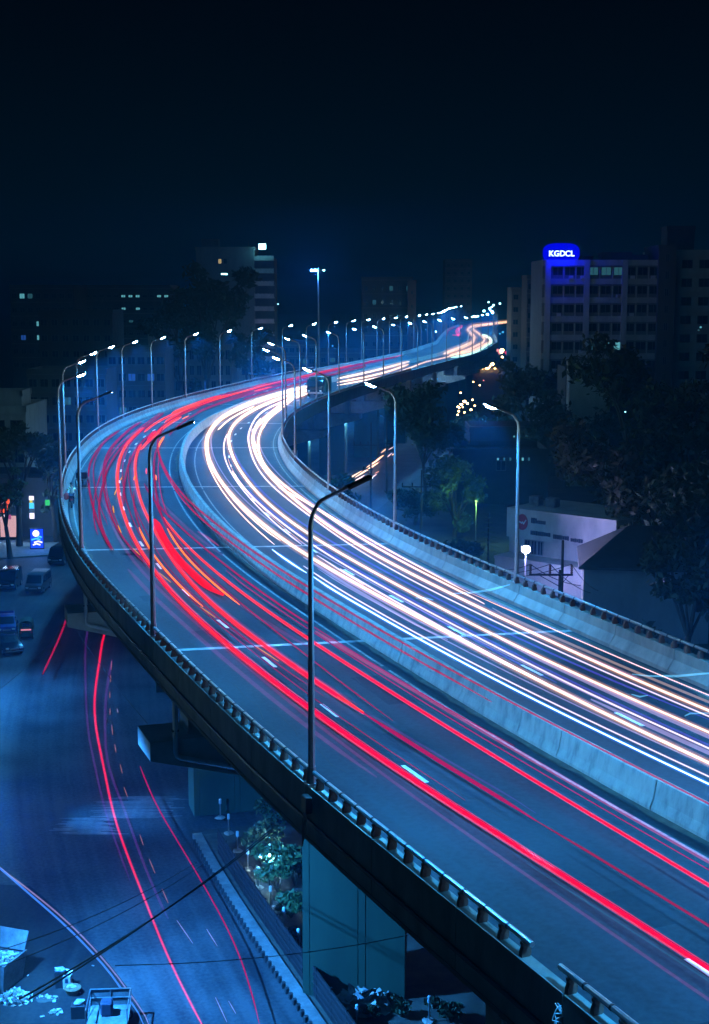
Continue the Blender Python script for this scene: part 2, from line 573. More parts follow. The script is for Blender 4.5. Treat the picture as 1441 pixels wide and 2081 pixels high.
g = MB()
GS = 1500
_n = 30
for i in range(_n + 1):
    for j in range(_n + 1):
        g.v.append((-GS + 2 * GS * i / _n, -GS + 900 + 2 * GS * j / _n, -0.03))
for i in range(_n):
    for j in range(_n):
        a = i * (_n + 1) + j
        g.f.append((a, a + _n + 1, a + _n + 2, a + 1))
tag(g.build('ground', M['earth']), 'dusty dark ground under and around the flyover', 'ground', kind='structure')
tag(sheet('street', 0.0, -30, -3.55, 50, 640, 5, M['street'], n_o=6), 'wide dusty asphalt street beside the flyover', 'street', kind='structure')
tag(sheet('service_road', 0.004, -3.56, 15, 106, 640, 5, M['street'], n_o=4), 'street running under the flyover beyond the bend', 'street', kind='structure')
tag(sheet('side_street', 0.004, 9.2, 19, 60, 104, 5, M['street'], n_o=2), 'narrow street on the far side of the planted strip', 'street', kind='structure')
tag(sheet('planting_bed', 0.14, -2.95, 8.6, 40, 105, 3, M['soil'], n_o=6), 'planted strip of soil round the flyover piers', 'planting bed', kind='structure')
# pool of light on the street, painted as pale strips
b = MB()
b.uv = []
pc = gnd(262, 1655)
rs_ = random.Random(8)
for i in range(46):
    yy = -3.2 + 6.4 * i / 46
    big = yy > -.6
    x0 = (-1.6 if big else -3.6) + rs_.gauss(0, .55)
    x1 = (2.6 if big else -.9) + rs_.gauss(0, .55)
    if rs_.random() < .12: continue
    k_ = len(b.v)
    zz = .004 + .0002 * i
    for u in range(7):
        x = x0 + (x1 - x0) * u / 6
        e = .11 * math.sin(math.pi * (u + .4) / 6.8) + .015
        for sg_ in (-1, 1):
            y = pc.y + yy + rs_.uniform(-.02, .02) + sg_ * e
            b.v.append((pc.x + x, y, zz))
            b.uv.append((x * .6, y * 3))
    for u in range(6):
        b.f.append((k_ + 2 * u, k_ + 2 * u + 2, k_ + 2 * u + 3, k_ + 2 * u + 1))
tag(b.build('light_patch', M['lit_patch']), 'pale ragged patch of painted light on the street left of the pier cap', 'light patch', kind='structure')

b = MB()  # yard ground, coloured dark to stand in for the dimmer light there
b.uv = []
_pts = []
for x_, y_ in ((-200, 1790), (60, 1800), (120, 1850), (165, 1905), (215, 1950), (262, 2010), (292, 2060), (330, 2140), (330, 2400), (-200, 2400)):
    q = gnd(x_, y_)
    _pts.append((q.x, q.y))
b.v = [(x, y, 0.004) for x, y in _pts]
b.uv = list(_pts)
b.f = [tuple(range(len(_pts)))[::-1]]
tag(b.build('yard', M['yard']), 'yard ground with litter at the left, its dim light painted dark', 'yard', kind='structure')
# kerb of the planting bed: painted kerb stones, each one a part
kerb = thing('kerb', gnd(600, 1990), 0, 'pale kerb with black painted stones edging the planted strip', 'kerb')
_km = MB().box((0, 0, 0.10), (0.24, 0.22, 0.34), bev=0.03).mesh('kerb_stone', M['kerbdark'])
s_ = 60.0
while s_ < 104:
    p = at(s_, -3.56)
    o = bpy.data.objects.new('kerb_stone', _km)
    col.objects.link(o)
    o.parent = kerb
    o.location = Vector((p.x, p.y, 0)) - kerb.location
    o.rotation_euler = (0, 0, heading(s_))
    s_ += 0.55
for a_, c_ in ((42, 80), (80, 105)):
    MB().sweep([(-3.50, -DZ - .05), (-3.50, .26 - DZ), (-2.96, .26 - DZ), (-2.96, -.05 - DZ)], a_, c_, 2).build('kerb_run', M['kerb'], kerb)
MB().sweep([(8.62, -DZ - .05), (8.62, .2 - DZ), (9.15, .2 - DZ), (9.15, -.05 - DZ)], 42, 105, 3).build('back_kerb', M['kerb'], kerb)

# low dark fence along the bed
fence = thing('fence', gnd(600, 1950), 0, 'low dark metal fence running along the planted strip by the pier', 'fence')
for z0 in (.5, .85, 1.2, 1.5):
    m_ = MB()
    m_.tube([Vector((p.x, p.y, z0)) for p in (at(t, -2.63) for t in range(56, 104, 2))], 0.045, 6)
    m_.build('rail', M['darkpaint'], fence)
_pm = MB().box((0, 0, .8), (.09, .09, 1.5)).mesh('post', M['darkpaint'])
_pn = MB().box((0, 0, .76), (.03, 1.93, 1.42)).mesh('infill_panel', M['fence_black'])
for t in range(56, 102, 2):
    p = at(t, -2.6)
    for me, q in ((_pm, p), (_pn, at(t + 1, -2.6))):
        o = bpy.data.objects.new(me.name.split('.')[0], me)
        col.objects.link(o)
        o.parent = fence
        o.location = Vector((q.x, q.y, 0.12)) - fence.location
        o.rotation_euler = (0, 0, heading(t) - R(90))

# ---------------------------------------------------------------- the flyover
_b0 = at(84, 0)
fly = thing('flyover', (_b0.x, _b0.y, 0), 0, 'concrete flyover curving away to the left and back to the right on piers', 'flyover')
DECK = [(-9.72, -.03), (9.72, -.03), (9.72, -.72), (9.1, -.8), (6.2, -1.05), (5.6, -2.2), (-5.6, -2.2), (-6.2, -1.05), (-9.1, -.8), (-9.72, -.72)]
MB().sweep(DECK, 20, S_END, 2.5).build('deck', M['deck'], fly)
JOINTS = [56.5, 84.6, 109.4, 137.3, 166.4, 194.5, 222.5, 250.5, 278.5, 306.5, 334.5, 362.5, 390, 418, 446, 474, 502, 530, 558, 586, 614, 642]
PL = [(-9.77, -.66), (-9.77, .95), (-9.46, .95), (-9.40, .55), (-9.15, .16), (-9.15, -.1)]
PR = [(-o, z) for o, z in PL][::-1]
def runs(a, b, step, gap):
    t = a
    while t < b - .01:
        yield t + gap / 2, min(t + step, b) - gap / 2
        t += step
for prof in (PL, PR):
    for a_, c_ in runs(24, 300, 4.6, 0.05):
        MB().sweep(prof, a_, c_, 1.6).build('parapet_panel', M['concrete'], fly)
    for a_, c_ in runs(300, S_END, 60, 0.05):
        MB().sweep(prof, a_, c_, 3).build('parapet_run', M['concrete'], fly)
# thin drip edge and a cable tray on the outer face
MB().sweep([(-9.80, -.72), (-9.80, -.60), (-9.775, -.60), (-9.775, -.72)], 24, 400, 3).build('drip_edge', M['deck'], fly)
MB().sweep([(-9.84, -.12), (-9.84, -.02), (-9.775, -.02), (-9.775, -.12)], 24, 300, 3).build('cable_tray', M['darkpaint'], fly)

road = sheet('flyover_road', DZ, -9.2, 9.2, 20, S_END, 2.5, M['road'], n_o=8)
tag(road, 'dark asphalt roadway of the flyover', 'roadway', kind='structure')
_dm = {}
def dash(sv, o, L=1.75, w=0.15, m='white_paint', skewed=False, name='lane_dash'):
    b = MB()
    b.uv = None
    b.box((0, 0, 0), (L, w, 0.008))
    key = (L, w, m)
    if key not in _dm:
        _dm[key] = b.mesh(name, M[m])
    q = bpy.data.objects.new(name, _dm[key])
    col.objects.link(q)
    q.parent = road
    p = at(sv, o, 0.004)
    q.location = p
    q.rotation_euler = (0, 0, heading(sv))
t = 52.55
while t < 330:
    dash(t, -5.28)
    dash(t + 2.4, 4.3)
    t += 7.36
for o_, m_, w_ in ((-1.12, 'grey_paint', .055), (1.12, 'grey_paint', .05), (-8.75, 'grey_paint', .05), (8.7, 'grey_paint', .05)):
    for a_, c_ in runs(24, 420, 27.7, 0.7):
        MB().sweep([(o_ - w_, .0), (o_ - w_, .006), (o_ + w_, .006), (o_ + w_, .0)], a_, c_, 2).build('edge_line', M[m_], road)
for j_ in JOINTS[1:14]:
    sk = 0.17 if j_ < 120 else (0.14 if j_ < 150 else 0.06)
    for a_, c_ in ((-9.14, -.34), (.34, 9.14)):
        b = MB()
        pts = []
        for i in range(5):
            o_ = a_ + (c_ - a_) * i / 4
            for dz_ in (-.17, .17):
                pts.append(at(j_ - sk * (o_ + 4) * .9 + dz_, o_, .004))
        b.v = [tuple(p) for p in pts]
        b.v += [tuple(p + Vector((0, 0, .006))) for p in pts]
        for i in range(4):
            b.f.append((10 + 2 * i, 10 + 2 * i + 2, 10 + 2 * i + 3, 10 + 2 * i + 1))
            b.f.append((2 * i, 2 * i + 1, 2 * i + 3, 2 * i + 2))
        b.build('expansion_joint', M['joint'], road)

# dirt gathered along the median and the shoulders
def dirt(o0, o1, s0, s1):
    b = MB()
    n = int((s1 - s0) / .8)
    for i in range(n + 1):
        t = s0 + (s1 - s0) * i / n
        b.v.append(tuple(at(t, o0 + random.uniform(-.02, .02), .003)))
        b.v.append(tuple(at(t, o1 + random.uniform(-.14, .14), .003)))
    b.f = [(2 * i, 2 * i + 2, 2 * i + 3, 2 * i + 1) for i in range(n)]
    b.build('dirt_strip', M['soil'], road)
dirt(-.3, -.62, 30, 240)
dirt(9.0, 8.5, 60, 240)
dirt(-9.0, -8.6, 45, 240)

# piers
SH = [(-2.3, -1.1), (2.3, -1.1), (2.3, 1.1), (-2.3, 1.1)]
pier_mesh = {}
def grooved(z0, z1):
    b = MB()
    xs = [-2.3, -2.0, -1.97, .18, .22, .52, .56, 2.3]
    out = []
    for i in range(0, 8, 2):
        out += [(xs[i], -1.1), (xs[i + 1], -1.1)]
        if i < 6:
            out += [(xs[i + 1] + .01, -1.06), (xs[i + 2] - .01, -1.06)]
    prof = out + [(2.3, 1.1), (-2.3, 1.1)]
    b.prism(prof, z0, z1, 'z')
    return b
CAPB = [(-10.05, -3.35), (-10.05, -4.15), (-2.6, -6.2), (2.6, -6.2), (10.05, -4.15), (10.05, -3.35)]
for j_ in JOINTS:
    p = at(j_, -.5)
    ang = heading(j_) - R(90)
    sh = grooved(-.05, DZ - 5.2)
    m_ = Matrix.Translation((p.x, p.y, 0)) @ Matrix.Rotation(ang - (R(25) if 80 < j_ < 90 else 0), 4, 'Z')
    sh.v = [tuple(m_ @ Vector(q)) for q in sh.v]
    pier = sh.build('pier', M['pier'], fly)
    c = MB()
    c.prism([(x, z + DZ) for x, z in CAPB], -1.25, 1.25, 'y')
    p0 = at(j_, 0)
    m_ = Matrix.Translation((p0.x, p0.y, 0)) @ Matrix.Rotation(ang, 4, 'Z')
    c.v = [tuple(m_ @ Vector(q)) for q in c.v]
    c.build('pier_cap', M['cap'], pier)
    for x in (-7.9, -4.5, 4.5, 7.9):
        bb = MB().box((x, 0, DZ - 2.9), (.55 if abs(x) > 5 else 1.4, 1.5, 1.1 if abs(x) < 5 else 1.6))
        if abs(x) > 5:
            bb = MB().box((x, .1, DZ - 2.15), (.75, 1.5, 2.35))
        bb.v = [tuple(m_ @ Vector(q)) for q in bb.v]
        bb.build('bearing_block', M['cap'], pier)
    if j_ < 120:
        d = MB().tube([m_ @ Vector(q) for q in ((-9.0, -1.36, DZ - .75), (-9.0, -1.36, DZ - 3.85), (-8.95, -1.36, DZ - 4.0), (-8.8, -1.36, DZ - 4.1), (-2.75, -1.36, DZ - 5.85), (-2.62, -1.33, DZ - 5.95))], .11, 8)
        d.build('drain_pipe', M['pipe'], pier, smooth=True)
        for q in ((-9.0, DZ - 1.4), (-9.0, DZ - 2.9), (-6.6, DZ - 4.63), (-4.4, DZ - 5.32)):
            cl = MB().box(m_ @ Vector((q[0], -1.34, q[1])), (.28, .20, .07), rz=ang)
            cl.build('pipe_clip', M['darkpaint'], pier)

# median barrier of cast segments
med = thing('median_barrier', at(84, 0), heading(84), 'pale concrete median barrier of cast segments curving along the flyover', 'barrier')
MP = [(-.31, .0), (-.31, .09), (-.20, .36), (-.11, .9), (.11, .9), (.20, .36), (.31, .09), (.31, .0)]
for k_, (a_, c_) in enumerate(runs(30.2, 330, 2.62, 0.03)):
    dx = random.uniform(-.012, .012)
    MB().sweep([(o + dx - .03, z) for o, z in MP], a_, c_, 1.3).build('barrier_segment', M['barrier'], med)
MB().sweep(MP, 330, S_END, 4).build('barrier_run', M['barrier'], med)

# guard rails: brackets and tube on top of each parapet
LEFT_LAMPS = [45.2, 65.2, 84.2, 103.4, 122.6, 141.6, 158.2, 174, 189.7, 205, 222, 240, 258.5, 278, 295, 312, 327, 341, 356.5, 370.5, 386, 410, 428, 447, 466, 485, 504, 524, 544, 565, 587, 610, 634, 660, 690, 722]
RIGHT_LAMPS = [47, 64.5, 89.1, 107.2, 126.2, 145.8, 165, 184, 202.8, 217.4, 235.2, 255.5, 273, 290, 306.5, 322, 339, 357, 376, 396, 418, 442, 468, 495, 523, 552, 582, 615, 650, 690]
BR = [(-.10, 0), (.11, 0), (.10, .12), (.06, .23), (.085, .27), (.085, .33), (-.03, .33), (-.10, .26), (-.13, .16), (-.13, .06)]
def guard_rail(side, s0, s1, lamps, label, piece_to):
    oo = 9.6 * side
    t0 = thing('guard_rail', at(s0, oo, .95), heading(s0), label, 'guard rail', 'guard rails on the parapets')
    prof = [(x * -side, z) for x, z in BR]
    bm_ = MB().prism(prof, -.06, .06, 'x').mesh('rail_bracket', M['rust'])
    s = s0 + .3
    iw = wmat(t0).inverted()
    while s < min(s1, piece_to):
        q = bpy.data.objects.new('rail_bracket', bm_)
        col.objects.link(q)
        q.parent = t0
        q.location = iw @ at(s, oo, .95)
        q.rotation_euler = (0, 0, heading(s) - heading(s0))
        s += .94
    if s1 > piece_to:
        b = MB()
        while s < s1:
            b.box(at(s, oo, 1.12), (.12, .2, .33), rz=heading(s))
            s += .94
        tag(b.build('rail_bracket', M['rust'], t0), kind='stuff')
    cuts = [s0] + [x for l_ in lamps if s0 < l_ < s1 for x in (l_ - .13, l_ + .13)] + [s1]
    for a_, c_ in zip(cuts[0::2], cuts[1::2]):
        n_ = max(1, int((c_ - a_) / .94))
        pts, rr = [], []
        for i in range(n_ + 1):
            u = a_ + (c_ - a_) * i / n_
            pts.append(at(u, oo, 1.34))
        MB().tube(pts, .068, 8).build('rail_tube', M['steel'], t0, smooth=True)
        if a_ < 170:
            cb = MB()
            for i in range(1, n_):
                u = a_ + (c_ - a_) * i / n_
                cb.tube([at(u - .03, oo, 1.34), at(u + .03, oo, 1.34)], .08, 8)
            if cb.v:
                tag(cb.build('rail_collar', M['darkpaint'], t0), kind='stuff')
    return t0
guard_rail(-1, 40.0, 52.0, LEFT_LAMPS, 'short tube guard rail nearest the camera, beyond the gap in the outer parapet rail', 400)
guard_rail(-1, 53.1, 300, LEFT_LAMPS, 'long tube guard rail on brown brackets along the outer parapet of the bend', 170)
guard_rail(1, 52, 300, RIGHT_LAMPS, 'long tube guard rail on brown brackets along the inner parapet of the bend', 170)

# ---------------------------------------------------------------- street lamps on the parapets
def make_lamp(drop=False):
    """pole base at the origin on the parapet, arm along +x"""
    t = thing('street_lamp', (0, 0, 0), 0, 'x', 'street lamp')
    H = 8.55
    pts = [(0, 0, 0), (0, 0, H - 1.0)]
    rr = [.115, .075]
    for i in range(7):
        a = R(78) * i / 6
        pts.append((.62 * (1 - math.cos(a)), 0, H - 1.0 + .86 * math.sin(a)))
        rr.append(.07 - .002 * i)
    e = Vector(pts[-1])
    d = Vector((math.cos(R(21)), 0, math.sin(R(21))))
    pts.append(tuple(e + d * .75))
    rr.append(.05)
    MB().tube(pts, rr, 8).build('pole', M['pole'], t, smooth=True)
    MB().box((0, 0, .04), (.36, .36, .05)).tube([(0, 0, .05), (0, 0, .55)], [.15, .13], 8).build('base_plate', M['pole'], t)
    h = e + d * 1.08
    a = -R(21)
    hx = MB().box((0, 0, .012), (.80, .27, .07), bev=.02)
    for yy in (-.125, .125):
        hx.box((-.01, yy, -.0345), (.76, .018, .029))
    hx.box((-.385, 0, -.0345), (.018, .25, .029))
    mh_ = Matrix.Translation(h) @ Matrix.Rotation(a, 4, 'Y')
    hx.v = [tuple(mh_ @ Vector(q)) for q in hx.v]
    hb = hx.build('lamp_head', M['darkpaint'], t)
    n = Vector((d.z, 0, -d.x))
    MB().box(h + n * .036 + d * .05, (.66, .22, .02), ry=a).build('lamp_glass', E_['led'], hb)
    if drop:      # added glowing bowl under the head, standing in for lamp bloom
        bw = MB()
        for z_, k_ in ((-.045, 1.0), (-.10, .86), (-.135, .5)):
            for j_ in range(12):
                t_ = 2 * math.pi * j_ / 12
                bw.v.append(tuple(mh_ @ Vector((.06 + .31 * k_ * math.cos(t_), .105 * k_ * math.sin(t_), z_))))
        for r_ in range(2):
            for j_ in range(12):
                q_ = (j_ + 1) % 12
                bw.f.append((r_ * 12 + j_, r_ * 12 + 12 + j_, r_ * 12 + 12 + q_, r_ * 12 + q_))
        bw.f.append(tuple(range(24, 36))[::-1])
        bw.build('bloom_bowl', E_['led'], hb)
    sp = h + n * (.12 if not drop else .19) + d * .06
    light('SPOT', sp, LAMP_W, LAMP_COL, t, .12, (0, -R(21) * .6, 0), R(130), .7)
    return t
lamp0 = make_lamp()
lamp1 = make_lamp(True)
_fresh = {id(lamp0), id(lamp1)}
for side, lst, nm in ((-1, LEFT_LAMPS, 'outer'), (1, RIGHT_LAMPS, 'inner')):
    for i, s_ in enumerate(lst):
        src = lamp0 if (side < 0 and s_ < 110) else lamp1
        q = src if id(src) in _fresh else copy_tree(src)
        _fresh.discard(id(src))
        q.location = at(s_, 9.62 * side, .95)
        q.rotation_euler = (0, 0, heading(s_) + (R(-90) if side < 0 else R(90)))
        tag(q, f'curved arm street lamp on the {nm} parapet, {ordinal(i)} from the near end of its row', 'street lamp', f'street lamps along the {nm} parapet')

# ---------------------------------------------------------------- light streaks of the moving traffic
TRAILS=[
('warm',11,0.7,[(254.1,1.05),(238.0,0.74),(221.0,0.31),(198.0,1.31),(179.1,1.86),(167.8,2.21),(156.2,2.4),(143.3,2.54),(131.4,2.56),(120.5,2.5),(114.0,2.53),(104.5,2.56),(101.3,2.66),(97.9,2.79),(93.8,2.73),(88.6,2.49),(83.6,2.32),(80.8,2.23),(77.0,2.17),(74.2,2.33),(72.4,2.44),(67.8,2.66),(66.1,2.66),(62.9,2.71),(48.9,2.71)]),
('warm',4,0.7,[(165.8,2.13),(156.3,2.21),(147.9,2.17),(139.1,2.17),(128.6,2.08),(118.9,1.92),(113.9,1.86),(105.1,1.62)]),
('warm',4,0.7,[(133.9,2.47),(123.1,2.36),(115.4,2.18),(106.3,2.26)]),
('warm',4,0.7,[(211.1,2.38),(198.1,2.54),(184.0,2.65),(177.9,2.57)]),
('warm',8,0.7,[(245.6,2.97),(228.5,2.9),(209.5,3.22),(195.1,3.6),(180.3,3.88),(172.0,4.06),(161.6,4.43),(152.5,4.52),(140.8,4.59),(130.4,4.55),(121.6,4.44),(113.3,4.39),(108.0,4.45),(104.2,4.53),(99.4,4.62),(93.6,4.46),(88.3,4.29),(83.3,3.97),(80.9,4.03),(78.5,4.0),(75.6,4.13),(72.2,4.62),(70.1,4.5),(67.9,4.6),(65.6,4.76),(51.6,4.76)]),
('white',4,0.7,[(173.2,3.9),(159.8,3.81),(150.9,3.81),(141.0,3.71),(130.6,3.67),(121.2,3.57),(113.5,3.38),(108.7,3.25),(104.7,3.14)]),
('white',6,0.7,[(141.0,3.88),(129.4,3.81),(121.2,3.81),(113.4,3.89),(105.3,3.75),(101.4,3.74),(96.3,3.6),(91.2,3.51),(86.0,3.32),(82.8,3.42),(79.4,3.32),(76.6,3.31),(74.0,3.29),(71.8,3.45),(68.2,3.43),(66.4,3.59),(64.0,3.58),(50.0,3.58)]),
('white',6,0.7,[(96.8,3.05),(92.6,2.87),(87.9,2.8),(84.7,2.79),(80.3,2.59),(77.3,2.61),(74.7,2.62),(72.8,2.65)]),
('white',5,0.7,[(101.0,3.02),(96.7,3.0),(92.3,2.76)]),
('lilac',8,0.7,[(70.3,3.09),(67.3,3.15),(63.7,3.32),(49.7,3.32)]),
('lilac',8,0.7,[(79.6,4.19),(76.5,4.09),(73.3,3.98),(72.1,4.12),(69.7,4.2),(67.4,4.25),(65.1,4.39),(51.1,4.39)]),
('lilac',5,0.7,[(100.7,2.16),(96.5,2.21),(91.7,1.99),(86.6,1.71),(82.6,1.87),(80.4,2.06)]),
('white',5,0.7,[(98.2,1.44),(96.1,1.37),(91.4,1.31),(86.3,1.07),(82.6,1.07),(77.2,1.17),(74.3,1.37),(72.4,1.64),(68.2,1.76),(65.0,1.9),(61.9,1.94),(47.9,1.94)]),
('blue',6,0.7,[(103.6,1.12),(99.9,1.02),(96.3,1.03)]),
('blue',6,0.7,[(95.6,1.06),(90.2,0.88),(85.3,0.67),(82.7,0.94),(75.8,1.05),(72.6,1.18),(67.4,1.3),(65.0,1.27),(62.9,1.4),(61.3,1.52),(47.3,1.52)]),
('white',5,0.7,[(232.9,3.59),(218.8,4.9),(213.2,4.71),(209.6,4.27),(196.8,5.23),(184.7,5.94),(176.6,5.99),(168.7,6.2),(157.7,6.37),(145.8,6.16),(135.8,6.03),(127.2,6.04),(121.2,6.18),(116.2,6.29),(112.7,6.55),(110.1,6.06),(106.7,5.87),(103.1,5.77),(96.6,5.56),(90.8,5.35),(86.1,5.23),(82.3,5.29),(78.7,5.24),(76.0,5.47),(73.9,5.59),(71.7,5.67),(69.0,5.7),(67.1,5.84),(53.1,5.84)]),
('warm',9,0.7,[(236.4,4.59),(228.7,4.19),(216.1,5.42),(196.8,6.46),(184.1,6.54),(176.0,6.56),(165.4,6.68),(154.0,6.71),(144.2,6.65),(133.7,6.6),(128.2,6.57),(122.1,6.7),(117.0,6.81),(114.7,6.26),(110.0,6.32),(104.5,6.2),(98.4,6.21),(92.7,6.14),(87.6,5.9),(83.6,5.93),(79.7,5.75),(76.5,5.76),(74.4,5.93),(72.2,5.99),(69.6,6.07),(67.7,6.26),(53.7,6.26)]),
('warm',6,0.7,[(210.7,6.36),(195.3,6.89),(182.8,7.19),(174.2,7.28),(165.4,7.22),(155.8,7.05),(147.3,6.89),(139.1,6.86),(132.4,6.91),(126.4,7.13),(121.4,7.31),(113.1,7.65),(113.8,7.21),(107.6,7.08),(100.8,7.0),(94.2,6.75),(89.4,6.73),(86.2,6.53)]),
('warm',4,0.7,[(130.0,6.44),(125.3,6.95),(120.4,7.33),(114.9,7.61),(109.7,7.63),(102.1,7.46),(98.4,7.46),(95.1,7.09),(88.7,6.94)]),
('orange',3,0.7,[(88.7,6.94),(86.0,7.07),(82.0,6.93),(78.9,7.11),(76.6,7.2),(74.4,7.32),(71.4,7.3),(69.2,7.41),(55.2,7.41)]),
('dimwarm',5,0.7,[(85.3,6.51),(81.7,6.2),(77.7,6.42),(75.7,6.68),(73.1,6.54),(70.9,6.62),(68.6,6.96),(54.6,6.96)]),
('warm',3,0.7,[(232.9,3.59),(221.8,5.52),(210.7,6.49),(198.4,6.76),(186.8,7.38),(179.0,7.29)]),
('warm',3,0.7,[(193.1,6.0),(186.1,6.27),(179.0,6.41),(169.7,6.6)]),
('white',3,0.7,[(179.0,6.19),(165.4,6.94),(154.0,7.09),(144.2,6.83),(137.0,6.73)]),
('warm',5,0.7,[(274.6,1.18),(289.4,1.82),(308.8,2.01),(331.1,1.35),(341.7,1.01)]),
('warm',5,0.7,[(264.0,3.54),(280.1,4.93),(300.9,5.15),(328.2,3.55)]),
('warm',4,0.7,[(256.1,5.17),(271.2,6.79),(288.1,7.68),(310.0,6.9),(339.0,5.03),(358.2,5.26),(379.4,5.07)]),
('warm',9,0.7,[(383.3,1.78),(411.2,1.44),(442.6,1.9),(491.2,1.91),(533.5,2.22),(595.4,0.28),(660.0,-1.28),(723.6,-0.86),(769.5,2.42),(826.7,4.52)]),
('warm',6,0.7,[(374.8,4.24),(403.4,4.64),(443.0,4.89),(483.9,5.23),(515.9,5.48),(584.3,3.54),(674.9,0.24),(724.2,1.98),(813.4,6.66)]),
('mint',5,0.7,[(362.6,6.6),(384.5,8.16),(437.3,7.79),(491.7,7.68),(533.8,6.94),(558.9,5.24)]),
('warm',6,0.7,[(379.4,5.07),(401.7,6.38),(456.2,6.73),(504.4,7.45),(543.2,5.97)]),
('red',9,0.22,[(185.8,-6.49),(171.7,-6.06),(159.5,-5.77),(149.0,-5.55),(139.4,-5.43),(130.0,-5.4),(123.0,-5.42),(115.6,-5.55),(108.5,-5.7),(105.8,-5.82),(100.4,-5.94),(93.8,-6.26),(87.8,-6.48),(83.7,-6.4),(80.3,-6.28),(75.8,-6.16),(71.9,-6.07),(68.7,-5.91),(65.9,-5.82),(63.7,-5.82),(61.8,-5.7),(59.6,-5.5),(57.1,-5.43),(54.8,-5.42),(52.6,-5.32),(38.6,-5.32)]),
('red',8,0.22,[(167.7,-4.51),(158.5,-4.33),(145.9,-4.0),(137.9,-3.91),(129.8,-3.92),(123.6,-3.97),(115.6,-3.99),(107.7,-4.13),(107.0,-4.35),(100.3,-4.62),(93.9,-4.92),(88.4,-5.12),(84.4,-5.05),(81.3,-4.87),(78.7,-4.65),(77.9,-4.66),(75.6,-4.59),(73.2,-4.52)]),
('magenta',8,0.22,[(73.2,-4.52),(70.5,-4.41),(68.1,-4.27),(64.3,-4.15),(64.5,-4.15),(61.8,-4.15)]),
('rose',5,0.22,[(61.8,-4.15),(59.3,-4.1),(56.9,-3.89),(54.3,-4.0),(40.3,-4.0)]),
('violet',4,0.22,[(73.7,-4.42),(70.9,-4.15),(68.5,-4.09),(64.8,-3.86),(65.2,-3.75),(62.3,-3.85)]),
('amber',4,0.22,[(116.2,-4.91),(111.2,-5.06),(108.3,-5.12),(109.0,-5.14),(102.1,-5.34),(96.4,-5.47),(92.3,-5.47)]),
('faint',7,0.22,[(92.3,-5.47),(89.3,-5.47),(86.1,-5.45),(82.8,-5.24)]),
('redwide',15,0.22,[(119.2,-3.64),(113.1,-3.69),(108.7,-3.86),(106.5,-4.13),(100.2,-4.29),(96.3,-4.21),(94.6,-3.87)]),
('amber',4,0.22,[(115.4,-3.19),(107.5,-3.44),(106.4,-3.55),(100.0,-3.63),(95.8,-3.66),(92.1,-3.71)]),
('faint',7,0.22,[(92.1,-3.71),(89.0,-3.71),(85.6,-3.5),(83.0,-3.18)]),
('red',5,0.22,[(120.1,-2.93),(115.4,-2.97),(107.2,-2.77),(106.6,-2.9),(100.1,-2.75),(94.2,-2.87),(88.4,-2.94),(84.3,-2.73),(83.5,-2.79),(79.6,-2.63),(75.5,-2.51),(71.9,-2.46),(69.3,-2.39),(67.6,-2.34),(67.3,-2.28),(63.6,-2.45),(60.6,-2.47),(58.0,-2.51),(56.1,-2.57),(42.1,-2.57)]),
('pink',4,2.3,[(162.8,-2.04),(144.2,-2.12),(136.6,-2.05),(127.3,-2.01),(119.5,-2.07),(111.7,-2.12),(105.4,-1.97),(101.3,-2.02),(93.7,-2.31),(85.1,-2.47),(80.7,-2.53),(76.7,-2.38),(73.8,-2.42),(70.9,-2.42),(67.7,-2.3),(58.8,-2.58),(56.9,-2.46),(42.9,-2.46)]),
('pink',4,2.0,[(143.8,-2.05),(132.3,-2.01),(120.1,-2.0),(111.2,-2.21),(100.8,-2.16),(93.6,-2.35),(84.9,-2.55),(75.5,-2.49),(72.1,-2.38),(67.4,-2.48)]),
('darkred',8,0.3,[(85.3,-2.12),(81.1,-2.04),(77.5,-1.66),(74.7,-1.74),(72.0,-1.61),(69.0,-1.56),(68.6,-1.56),(65.1,-1.51),(61.0,-1.62),(57.2,-1.72),(43.2,-1.72)]),
('darkred',6,0.3,[(113.3,-1.51),(110.8,-1.26),(107.9,-1.13)]),
('rose',4,0.22,[(182.7,-8.74),(165.1,-8.4),(153.9,-8.19),(142.4,-7.82),(133.8,-7.55),(123.9,-7.34),(116.0,-7.33),(108.6,-7.37)]),
('faint',8,0.22,[(102.6,-7.24),(96.0,-7.21),(89.4,-7.28),(85.2,-7.14),(81.3,-7.09),(76.1,-7.05),(69.9,-6.88),(66.9,-6.77)]),
('rose',4,0.22,[(192.7,-8.26),(173.8,-7.39),(160.5,-7.19),(149.2,-6.75),(139.6,-6.57),(131.3,-6.42),(123.2,-6.32),(115.4,-6.35),(109.3,-6.2),(104.2,-6.06)]),
('rose',4,0.22,[(205.7,-8.3),(190.2,-6.55),(163.1,-6.23),(150.6,-6.37),(137.1,-6.55),(127.2,-6.99),(120.6,-7.19),(114.0,-7.29),(108.6,-7.25)]),
('rose',4,0.22,[(181.6,-4.71),(163.0,-4.65),(148.9,-4.71),(138.1,-4.87),(126.9,-5.22)]),
('rose',4,0.22,[(163.7,-2.72),(154.9,-2.53),(150.2,-2.43),(133.4,-2.53),(125.4,-2.85),(119.7,-3.04),(115.4,-3.22)]),
('rose',4,0.22,[(137.8,-3.34),(130.7,-3.12),(124.4,-2.78),(116.0,-2.23),(107.1,-1.99),(104.6,-1.78),(95.2,-1.92),(86.9,-1.87)]),
('rose',3,0.22,[(133.7,-4.23),(125.7,-4.59),(120.1,-4.72),(114.2,-4.91)]),
('faint',4,0.22,[(153.8,-6.99),(139.6,-6.89),(131.4,-6.87),(125.6,-6.57),(119.1,-6.27)]),
('red',9,0.22,[(191.5,-5.12),(199.8,-5.67),(212.4,-6.29),(221.3,-6.74),(216.7,-6.65),(229.0,-7.73),(238.4,-7.41)]),
